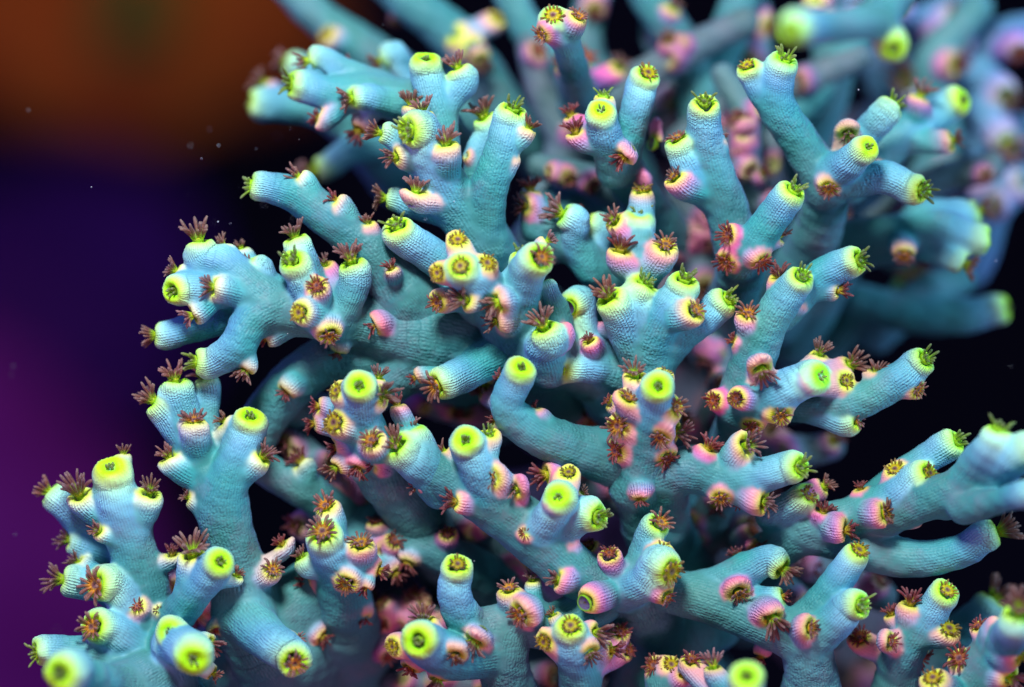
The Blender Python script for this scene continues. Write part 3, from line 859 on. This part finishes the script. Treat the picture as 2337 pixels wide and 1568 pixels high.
O = """
L 1620 1200 -440 70; 1660 1050 -230 62; 1688 945 -70 54
B 1690 930 -60 60; 1715 830 -25 56; 1765 720 20 47; 1835 624 75 35 | 56 44 g
B 1780 720 -40 44; 1860 640 -12 43; 1968 592 32 36 | 16 36 g
c 1917 664 0 24 1850 660 8 12 x .1
c 1778 630 20 29 1780 690 95 28 x .4
c 1706 712 30 32 1730 780 88 36 f .6
c 1678 782 0 20 1720 800 145 5 x .5
c 1826 705 0 15 1780 720 75 0 -
B 1690 930 -40 54; 1780 895 25 50; 1876 858 70 38 | 12 52 t
c 1940 868 15 32 1850 880 22 48 y .2
c 1872 802 -20 27 1820 890 72 20 e .2
c 1944 832 -30 29 1860 880 30 25 e .5
B 1790 930 -60 36; 1950 920 -10 43; 2045 870 10 42; 2118 815 25 36 | 36 34 g
c 1992 858 -5 27 2030 890 70 5 e .2
c 2094 890 15 29 2050 870 -25 42 f .2
B 1830 930 -60 34; 1890 950 -25 34; 1960 958 0 32 | 10 28 f .3
c 1738 842 85 35 1740 900 -75 32 e .3
c 1678 908 70 29 1730 915 190 60 r .75
c 1625 912 0 28 1680 930 180 58 r .85
c 1782 954 45 37 1770 900 -80 58 f .2
c 1720 970 0 31 1700 930 -105 50 r .4
"""
P = """
L 1640 800 -330 70; 1690 620 -150 60; 1680 540 -110 56
B 1690 600 -110 56; 1660 480 -75 54; 1618 360 -30 48; 1609 226 35 38 | 90 44 g
B 1620 450 -60 40; 1570 380 -20 38; 1544 312 0 33 | 110 26 f .1
c 1535 402 10 34 1610 440 128 26 f .5
c 1642 340 -15 17 1625 410 80 0 e 0
B 1690 600 -60 46; 1730 540 0 45; 1775 480 30 42; 1817 428 60 37 | 50 36 g
c 1660 530 10 29 1700 580 175 35 r .9
c 1655 598 -10 32 1690 600 220 42 r .9
c 1740 600 20 32 1715 560 -60 30 r .5
c 1778 545 -10 23 1740 540 55 10 e .4
"""
P2 = """
L 1620 640 -360 60; 1480 480 -230 56; 1410 370 -110 52
B 1410 380 -100 46; 1450 260 -50 40; 1481 162 -15 35 | 62 48 y .1
B 1405 390 -90 46; 1385 320 -10 40; 1372 247 60 35 | 96 62 t
c 1379 212 -10 28 1390 270 90 18 g 0
c 1308 300 -20 27 1385 340 108 10 x .8
c 1424 362 10 30 1400 340 -140 10 x .6
c 1487 317 -130 28 1450 350 170 30 o .7
c 1460 395 -140 28 1430 380 190 30 o .8
c 1300 262 -80 22 1390 300 110 10 x .7
"""
Q = """
L 1760 720 -360 70; 1870 520 -200 60; 1890 420 -115 56
B 1890 430 -110 54; 1830 330 -85 50; 1775 240 -40 45; 1793 128 15 36 | 72 36 g
B 1800 290 -80 32; 1740 220 -40 30; 1703 145 -10 31 | 125 38 y .1
B 1890 400 -90 50; 1935 375 -10 43; 1986 332 60 34 | 36 56 t
B 1900 420 -90 46; 2010 405 -60 42; 2112 436 -25 36 | -12 42 g
B 1920 370 -130 42; 1980 300 -120 38; 2044 232 -100 36 | 48 -5 g
B 1930 420 -210 56; 2060 310 -215 50; 2205 224 -220 38 | 22 36 t
c 1937 303 -50 30 1910 370 -90 38 e .1
c 2178 322 -185 29 2060 340 15 22 e .4
c 2036 372 -95 27 1980 390 60 5 - .1
c 1891 425 -30 29 1890 390 -95 42 f .2
c 2100 216 -190 28 2100 290 70 15 e .6
"""
Rr = """
L 1800 760 -420 80; 1930 560 -270 66; 2050 545 -230 62
B 2050 545 -230 60; 2150 530 -200 56; 2262 549 -185 37 | -5 8 t
B 2120 560 -210 40; 2160 585 -190 34; 2203 603 -180 28 | -25 5 e .2
c 2064 584 -170 29 2060 550 -92 42 f .2
B 2100 500 -230 50; 2180 490 -230 40; 2240 480 -240 32 | 20 5 e
"""
Rb = """
L 1800 900 -500 60; 1960 700 -370 48
B 1960 690 -360 46; 2070 715 -350 48; 2190 722 -335 46; 2305 700 -320 35 | 12 22 t
B 2000 760 -420 50; 2050 690 -400 48; 2090 640 -390 50 | 80 50 r .6
L 2060 700 -360 44; 2130 660 -360 44; 2190 640 -380 40
"""
S = """
L 1700 1400 -320 80; 1760 1260 -120 56; 1860 1200 -50 50
B 1850 1205 -50 50; 1960 1172 -15 48; 2050 1130 25 44; 2126 1078 70 37 | 30 46 y .1
c 2043 1064 20 31 2030 1140 100 42 y .5
B 1960 1160 -60 38; 2080 1070 -20 38; 2190 1002 15 36 | 32 24 g
c 2022 1172 70 33 1980 1165 12 28 f .6
c 2096 1176 25 31 2030 1140 28 48 y .3
c 1966 1128 -5 22 1970 1170 100 8 x .7
c 1876 1168 10 24 1900 1190 75 8 x .8
c 1934 1212 45 34 1900 1190 0 10 x .8
B 1760 1180 -80 40; 1800 1150 -30 36; 1848 1125 20 33 | 42 44 y .05
c 1884 1108 -30 27 1850 1140 35 15 e .8
B 2000 1190 -40 46; 2120 1140 60 50; 2240 1090 120 48; 2380 1010 200 44 | 30 20 t
B 2160 1150 50 42; 2225 1070 130 48; 2285 972 185 38 | 68 12 g
B 2200 1160 120 40; 2290 1140 190 32; 2390 1120 230 32 | 10 10 t
L 1860 1230 -60 40; 1960 1250 -50 46; 2060 1275 -20 46
B 1990 1262 -40 44; 2100 1276 -5 45; 2200 1256 35 42; 2282 1212 65 36 | 22 12 e
"""
T = """
L 1900 1780 -300 110; 1850 1620 -70 84; 1850 1520 -10 64; 1830 1460 10 58
L 1520 1350 -60 54; 1620 1370 -25 60; 1720 1410 -5 58; 1830 1460 10 58
B 1810 1440 -10 46; 1880 1370 15 44; 1935 1300 40 38; 1963 1252 65 32 | 62 36 y
B 1850 1460 20 52; 1910 1415 60 46; 1972 1380 110 37 | 16 50 g
c 1850 1430 105 34 1850 1460 0 38 f .5
c 1768 1412 75 36 1720 1410 -60 28 e .7
c 1688 1352 55 36 1680 1395 -70 48 f .75
B 1590 1350 -50 44; 1690 1308 -15 42; 1792 1303 15 35 | -38 24 e .75
B 1680 1370 -20 34; 1740 1360 0 28; 1788 1362 10 23 | 5 10 x .5
c 1690 1272 -40 22 1670 1320 120 5 x .8
c 1738 1250 -90 28 1700 1310 -60 40 r .9
c 1735 1500 -40 20 1760 1430 -110 10 x .5
"""
Uc = """
L 1600 1560 -320 90; 1480 1400 -110 66; 1440 1330 -45 54
B 1420 1345 -40 54; 1460 1300 -20 42; 1480 1240 5 34; 1510 1190 35 34 | 48 42 f .5
c 1514 1256 65 32 1475 1310 82 60 y .1
B 1420 1345 -30 54; 1480 1325 40 48; 1536 1306 100 42 | -25 46 y .05
c 1526 1368 60 33 1500 1330 -35 30 f .6
c 1389 1260 40 31 1400 1325 98 45 r .7
c 1333 1376 80 37 1400 1345 205 45 o .6
c 1340 1240 -60 28 1400 1320 120 30 r .9
L 1440 1640 -220 90; 1520 1480 -200 100; 1620 1420 -200 80
"""
Ub = """
L 1360 1760 -300 90; 1330 1620 -60 60; 1320 1540 0 48
B 1325 1560 -10 48; 1308 1490 60 43; 1302 1425 125 38 | 92 58 y
c 1236 1462 90 32 1310 1500 195 52 y .3
c 1345 1478 85 33 1315 1500 -60 38 e .3
c 1362 1440 60 29 1315 1490 -10 30 e .5
c 1260 1400 30 20 1305 1470 130 5 e 0
c 1420 1438 -40 28 1330 1530 70 40 r .6
c 1440 1482 -50 28 1330 1540 20 40 r .6
c 1400 1480 20 26 1325 1530 0 10 x .5
"""
V = """
L 1240 1760 -300 110; 1160 1570 -60 66; 1150 1490 -10 60; 1180 1420 -5 56; 1270 1430 -30 60; 1370 1370 -50 60
B 1150 1430 -5 54; 1075 1425 20 50; 1038 1360 70 42; 1045 1284 115 37 | 80 50 y
c 1160 1340 50 33 1190 1410 98 28 f .2
c 1186 1400 90 41 1190 1430 -150 32 f .5
B 1130 1490 -10 60; 1050 1500 40 58; 985 1480 100 52; 952 1463 175 45 | 165 80 t
c 890 1475 90 31 1000 1490 195 48 y .5
c 966 1414 75 33 1000 1480 108 22 e .2
c 1040 1490 120 35 1020 1490 -100 38 f .2
c 1082 1462 100 33 1080 1500 -125 18 e .4
c 1215 1320 -20 20 1220 1400 100 20 e 0
c 930 1530 40 28 1000 1490 -120 20 r .4
c 1000 1540 60 26 1020 1500 -100 20 e .3
"""
Wc = """
L 2000 1800 -320 100; 2040 1600 -80 64; 2060 1490 -20 50
B 2050 1510 -20 48; 2100 1430 15 44; 2164 1344 70 36 | 62 48 y
c 2077 1374 35 33 2090 1440 82 22 x .5
c 2174 1434 45 35 2095 1440 65 42 y .2
c 2034 1462 75 31 2075 1475 2 38 r .5
c 1956 1452 -50 30 2050 1500 120 40 r .4
c 2092 1492 -40 30 2070 1490 -40 30 r .3
c 2030 1400 -20 22 2080 1450 110 10 x .5
B 2060 1600 -260 60; 2160 1470 -200 48; 2270 1360 -170 37 | 55 0 e .6
L 2260 1800 -100 90; 2210 1620 10 66; 2250 1520 50 60; 2300 1450 80 50
B 2250 1530 50 58; 2290 1470 110 46; 2325 1392 220 42 | 88 36 e .1
c 2188 1502 55 35 2220 1560 125 48 r .4
c 2268 1436 120 33 2270 1490 20 20 e .5
c 2306 1494 160 35 2270 1500 5 28 e .4
c 2126 1545 140 36 2210 1600 110 40 y .1
c 2312 1548 130 34 2250 1540 -30 40 e .3
c 2230 1425 60 24 2270 1490 110 30 r .5
"""
X = """
L 1700 1800 -60 90; 1690 1680 80 60; 1695 1620 140 50
B 1700 1640 130 50; 1704 1590 200 44; 1705 1540 270 42 | 88 66 t
c 1625 1516 100 26 1690 1620 95 10 e .2
c 1575 1500 40 30 1690 1640 80 30 r .4
L 1500 1760 -160 90; 1530 1620 -60 60; 1520 1560 -30 50
c 1532 1512 0 30 1525 1570 60 50 y .5
c 1492 1515 -20 30 1525 1570 140 50 r .6
c 1600 1540 -20 26 1525 1570 40 20 r .5
c 1560 1540 20 22 1525 1570 40 30 x .5
"""
# out of focus, above and behind
BG1 = """
L 1300 420 -480 60; 1180 300 -400 60; 1100 170 -370 58; 1020 70 -350 55; 940 10 -340 48; 860 -50 -340 40
L 1180 300 -400 55; 960 200 -400 60; 840 120 -390 55; 730 40 -380 46; 640 -40 -380 36
c 740 80 -350 28 800 100 130 40 y .3
c 1040 80 -320 33 1040 90 150 50 t 0
c 1078 112 -315 36 1060 110 -60 60 e .1
c 1142 38 -330 28 1040 80 60 50 y .4
c 1098 138 -310 30 1080 140 -60 40 e .3
c 905 50 -360 20 940 10 -90 30 r .8
B 1330 230 -300 44; 1310 160 -180 38; 1290 95 -60 34; 1262 32 5 34 | 100 62 y
c 1322 36 10 28 1292 90 60 40 f .5
c 1236 76 0 27 1280 100 210 30 f .7
"""
BG1b = """
L 1400 480 -480 60; 1330 300 -340 50; 1310 180 -280 44
c 1290 140 -230 32 1310 190 120 40 r .6
c 1336 128 -240 28 1310 190 40 40 r .7
c 1322 190 -240 28 1310 220 -40 40 r .8
c 1416 150 -300 26 1320 200 60 40 e .9
"""
BG2 = """
L 1680 560 -500 70; 1620 360 -400 62; 1600 200 -370 62; 1540 80 -350 50; 1480 0 -340 42; 1440 -60 -340 36
L 1600 220 -370 58; 1660 90 -360 50; 1700 -40 -350 44
L 1500 560 -500 60; 1420 330 -380 52; 1360 200 -350 48; 1220 90 -340 44; 1150 -40 -340 40
L 1620 360 -400 56; 1760 300 -360 48; 1900 160 -350 44; 1990 40 -350 40; 2040 -60 -350 38
c 1536 20 -320 24 1510 40 60 30 e .6
"""
BG3 = """
L 2140 -160 200 50; 2010 50 270 44
B 2010 50 290 44; 1900 60 350 42; 1802 74 410 40 | 215 48 t
B 2010 50 270 42; 2030 80 280 40; 2042 112 300 40 | -75 62 t
"""
BG5 = """
L 1900 620 -520 60; 1840 380 -440 52; 1900 200 -400 46; 1880 30 -380 40; 1860 -60 -380 36
L 1840 380 -440 48; 1740 200 -400 44; 1720 20 -390 38
L 1400 520 -520 60; 1420 300 -440 50; 1340 120 -400 44; 1360 -60 -400 38
L 1420 300 -440 46; 1520 200 -410 42; 1500 60 -400 38
L 2050 560 -520 60; 2150 330 -470 52; 2120 160 -440 46; 2230 20 -430 40
"""
BG4 = """
L 1900 500 -620 90; 2060 240 -520 60; 2200 120 -480 52; 2400 60 -460 44
L 2060 240 -520 60; 1960 60 -480 50; 1930 -60 -480 40
L 2100 200 -520 50; 2120 60 -480 44; 2230 -40 -470 40
c 1975 32 -440 30 1950 40 150 40 e .3
c 2046 16 -440 28 2110 60 130 40 e .4
c 2180 36 -430 32 2130 50 60 50 e .4
c 2196 100 -430 30 2180 130 -60 50 y .4
c 2140 90 -440 34 2130 90 -100 50 r .8
c 2330 118 -420 34 2280 110 -80 40 r .9
c 2070 190 -430 40 2080 220 130 50 e .5
c 2300 330 -430 40 2200 140 -60 50 e .3
c 2120 150 -450 30 2100 200 90 40 r .7
c 1940 60 -440 30 1960 60 -90 40 r .8
c 2300 220 -430 36 2200 140 -60 50 e .4
L 2120 420 -560 60; 2260 330 -520 60; 2400 300 -500 50
L 2200 600 -460 70; 2280 440 -430 52; 2360 420 -420 50
c 2270 470 -400 30 2280 450 190 30 y .3
c 2320 420 -400 30 2290 440 20 40 y .2
c 2230 400 -420 34 2270 440 120 40 e .6
"""
# the dark reddish undergrowth seen through the gaps
UG = """
L 1300 900 -520 160; 1500 700 -540 140; 1600 480 -560 120; 1700 330 -560 110; 1560 250 -560 90
L 1500 700 -540 140; 1400 420 -560 90; 1300 330 -560 70
L 1500 900 -540 170; 1420 1200 -520 170; 1300 1500 -520 170; 1500 1750 -520 200
L 1420 1200 -520 160; 1100 1200 -520 120; 900 1150 -540 90
L 1420 1200 -520 160; 1700 1250 -520 130; 1900 1450 -520 130; 2100 1600 -520 160
L 1700 450 -560 100; 1850 360 -580 80; 1980 300 -600 60
"""
# nearer undergrowth, dull limbs crowded with pink cups
UG2 = """
L 1240 470 -330 50; 1300 330 -330 46; 1420 210 -320 44; 1560 120 -320 40; 1700 50 -320 36
L 1300 330 -330 44; 1240 220 -320 38; 1210 100 -320 32
L 1560 330 -350 46; 1680 240 -340 42; 1820 190 -340 40; 1960 130 -340 34
L 1240 470 -330 46; 1400 545 -300 42; 1560 560 -290 42; 1700 470 -300 40; 1760 330 -320 36
L 1640 780 -300 50; 1610 640 -290 46; 1560 440 -310 42; 1640 330 -320 38
L 1500 1010 -260 50; 1620 980 -250 46; 1650 840 -250 40; 1600 760 -250 36
L 1640 980 -280 50; 1800 1030 -260 40; 1900 1020 -260 32
L 1560 1220 -260 56; 1700 1210 -240 48; 1850 1300 -230 44; 2010 1360 -220 40
L 1560 1220 -260 56; 1450 1150 -250 46; 1330 1080 -250 40; 1250 980 -250 36
L 1100 1240 -250 46; 960 1200 -240 42; 840 1130 -230 38; 750 1060 -230 32
L 1500 1450 -240 56; 1380 1500 -230 50; 1200 1560 -230 46; 900 1560 -230 40
L 1000 1400 -250 44; 880 1400 -240 40; 790 1340 -240 34
L 1130 960 -250 46; 1040 930 -240 40; 930 900 -240 34
L 2000 520 -330 44; 2120 420 -320 40; 2260 380 -310 36
"""
UG3 = """
L 1000 1260 -260 46; 860 1160 -210 40; 760 1080 -190 36; 660 1000 -190 32
L 760 1420 -260 50; 740 1260 -210 40; 700 1190 -200 34
L 1150 1560 -240 50; 1010 1440 -200 42; 900 1380 -190 38; 860 1480 -190 34
L 1600 1240 -250 50; 1640 1130 -190 42; 1690 1010 -190 38; 1650 880 -200 34
L 1180 1330 -230 44; 1080 1200 -190 38; 960 1160 -190 34
L 1300 1010 -260 46; 1360 880 -210 40; 1300 930 -210 30
L 1460 470 -280 44; 1340 410 -230 38; 1230 380 -230 32
L 1760 520 -300 44; 1700 380 -250 40; 1700 260 -250 34; 1650 170 -260 30
L 1900 1440 -240 46; 1780 1340 -200 40; 1700 1230 -200 36
L 600 1540 -240 46; 500 1420 -200 40; 420 1330 -190 34
"""
CL = [(A, 3, 0), (Bc, 3, 0), (Cc, 3, 0), (E, 3, 0), (Eb, 3.2, 0), (G, 3, 0), (G2, 3.2, 0), (Hc, 3.2, 0), (I, 3, 0), (J, 3, 0), (Jb, 3, 0), (K, 3, 0), (Lc, 3, 0),
      (D, 3.2, 0), (M, 3, 0), (M2, 3, 0), (M3, 3, 0), (N, 3, 0), (O, 3, 0), (P, 3, 0), (P2, 3, 0), (Q, 3.2, 0), (S, 3, 0), (T, 3, 0), (Uc, 3, 0), (Ub, 3, 0), (V, 3, 0), (Wc, 3.2, 0), (X, 3.4, 0),
      (Hb, 5, 0), (Rr, 4.5, 0), (Rb, 5, 0)]

import time
t0 = time.time()
colony = thing('coral_colony', 'large sharp teal branching coral with lime tips and brown polyps, filling the centre', 'coral', loc=(1.0, 2.0, -2.5))
nv = 0
ROOTS, CL = split_roots(CL)
for spec, h, dull in CL: nv += build_cluster(colony, spec, h * 1.34, dull)
nv += build_cluster(colony, ROOTS, 9, 0.0, 12)
# scatter of pinkish cups on the undergrowth limbs
r2 = random.Random(11)
def scatter(tab, per, rmin, rmax, lift):
    out = tab
    for ln in tab.strip().splitlines():
        e = [[float(v) for v in s.split()] for s in ln[1:].split(';')]
        for a, b in zip(e, e[1:]):
            for k in range(per):
                t = r2.random(); q = [a[i] + (b[i] - a[i]) * t for i in range(4)]
                if q[1] < 520 and r2.random() < .6: continue
                g = r2.uniform(0, 360); d = q[3] * r2.uniform(.3, 1.15)
                x, y = q[0] + d * math.cos(math.radians(g)), q[1] + d * math.sin(math.radians(g))
                out += "c %.0f %.0f %.0f %.0f %.0f %.0f %.0f %.0f %s %.1f\n" % (x, y, q[2] + q[3] * lift + 12, r2.uniform(rmin, rmax), q[0], q[1], -g, r2.uniform(15, 60), r2.choice('rxxrx-'), r2.uniform(.7, 1))
    return out
nv += build_cluster(colony, scatter(UG3, 4, 20, 27, .4), 5, 0.0, 8, (.22, .16, .18, .4), True)  # reddish tissue tint, darkened to paint in the shade of the gaps
extra = scatter(UG, 4, 24, 34, .3)
nv += build_cluster(colony, scatter(UG2, 3, 20, 28, .35), 6, 0.0, 9, (.24, .12, .17, .5), True)  # tint again holds dull pink tissue and painted shade together
nv += build_cluster(colony, extra, 9, 0.0, 14, (.30, .11, .15, .75), True)
behind = thing('coral_colony', 'pale blue coral branches blurred across the top centre, behind the sharp coral', 'coral', loc=(0.4, 2.0, 1.0))
nv += build_cluster(behind, BG1, 5, 0); nv += build_cluster(behind, BG1b, 5, 0); nv += build_cluster(behind, BG2, 5.5, 0)
front = thing('coral_branch', 'blurred teal coral branch hanging in front at the top right, with yellow-green ends', 'coral', loc=(2.7, -.5, 2.6))
nv += build_cluster(front, BG3, 5, 0)
right = thing('coral_colony', 'very blurred blue-violet coral with pinkish cups in the top right corner', 'coral', loc=(2.6, 2.6, .8))
nv += build_cluster(right, BG4, 6, 0, 10, (.20, .32, .80, .5))
nv += build_cluster(behind, scatter(BG5, 2, 26, 34, .35), 6, 0, 10, (.22, .42, .50, .2), True)
print("verts", nv, "time", round(time.time() - t0, 1))

# ---------------------------------------------------------------- far behind: rocks and the dark end of the tank
def far_point(x, y, z):
    f = (DIST - z) / DIST
    return Vector(((x - W0) * f / U, -z / U, (H0 - y) * f / U))
def lump(name, x, y, z, sx, sy, sz, mat, seed, label=None, cat=None, parent=None):
    import bmesh
    bm = bmesh.new(); bmesh.ops.create_icosphere(bm, subdivisions=5, radius=1.0)
    R = random.Random(seed); ph = [[R.uniform(0, 6.28) for _ in range(3)] for _ in range(4)]
    for v in bm.verts:
        c = v.co.copy(); d = 1
        for i, fr in enumerate((2.3, 4.7, 9.1, 17)):
            d += .22 / (i + 1) ** 1.3 * math.sin(fr * c.x + ph[i][0]) * math.sin(fr * c.y + ph[i][1]) * math.cos(fr * c.z + ph[i][2])
        v.co = Vector((c.x * sx, c.y * sy, c.z * sz)) * d
    for f in bm.faces: f.smooth = True
    me = bpy.data.meshes.new(name); bm.to_mesh(me); bm.free(); me.materials.append(mat)
    o = link(name, me, parent); o.location = far_point(x, y, z)
    if label: o['label'] = label; o['category'] = cat
    return o
FZ = -15000
m_or = plain_material("orange_rock", (.30, .045, .01), (.42, .12, .015), .35)
m_gr = plain_material("green_mat", (.04, .12, .02), (.07, .15, .03), .6)
m_pu = plain_material("purple_rock", (.16, .01, .20), (.22, .02, .28), .3)
lump("orange_coral", 270, 60, FZ, 4.7, 2.0, 2.3, m_or, 3, 'orange-brown mound blurred far behind in the top left', 'coral')
lump("green_coral", 300, 20, FZ + 1000, .75, .5, .95, m_gr, 5, 'small green coral patch on the far orange mound, top left', 'coral')
lump("purple_rock", -140, 1400, FZ, 5.0, 2.0, 5.4, m_pu, 8, 'magenta-purple rock blurred far behind at the lower left edge', 'rock')
lump("violet_rock", 90, 720, FZ - 1500, 4.0, 1.5, 3.6, plain_material("violet_rock", (.05, .006, .14), (.07, .01, .20), .3), 9, 'dim indigo rock blurred behind the left side, above the magenta rock', 'rock')
lump("small_violet_rock", 765, 1475, -2500, .33, .3, .36, plain_material("bright_violet", (.12, .01, .55), (.16, .02, .65), 2), 12, 'small bright violet stone seen in a dark gap at the bottom left of centre', 'rock')
wall_m = plain_material("tank_end", (.004, .004, .014), (.007, .007, .022), .1)
me = bpy.data.meshes.new("aquarium_wall")
me.from_pydata([(-60, 62, -45), (60, 62, -45), (60, 62, 45), (-60, 62, 45), (-60, 64, -45), (60, 64, -45), (60, 64, 45), (-60, 64, 45)], [],
               [(0, 1, 2, 3), (5, 4, 7, 6), (0, 3, 7, 4), (1, 5, 6, 2), (3, 2, 6, 7), (0, 4, 5, 1)])
me.materials.append(wall_m); wl = link("aquarium_wall", me); wl['kind'] = 'structure'
area("far_orange_fill", (-10, 22, 22), (-9, 43, 7), 4, 950, (1.0, .38, .36))  # added light, put in only to brighten the far orange mound
area("far_magenta_lamp", (-22, 22, -8), (-14, 43, -4), 4, 560, (.7, .2, 1.0))

# drifting specks in the water
sv, sf = [], []
R = random.Random(5)
for i in range(80):
    x, y = (R.uniform(430, 760), R.uniform(280, 520)) if i < 22 else (R.uniform(0, 2337), R.uniform(0, 1568))
    p = far_point(x, y, R.uniform(-500, 200)); s = R.uniform(.0015, .005); b = len(sv)
    for d in ((1, 0, 0), (-1, 0, 0), (0, 1, 0), (0, -1, 0), (0, 0, 1.4), (0, 0, -1.4)): sv.append(tuple(p + Vector(d) * s))
    sf += [(b + a, b + c_, b + e_) for a, c_, e_ in ((0, 2, 4), (2, 1, 4), (1, 3, 4), (3, 0, 4), (2, 0, 5), (1, 2, 5), (3, 1, 5), (0, 3, 5))]
me = bpy.data.meshes.new("drifting_specks"); me.from_pydata(sv, [], sf); me.materials.append(plain_material("speck", (.5, .5, .6), (.7, .7, .8), 5))
o = link("drifting_specks", me); o['kind'] = 'stuff'; o['label'] = 'tiny pale specks drifting in the dark water left of the coral'; o['category'] = 'specks'
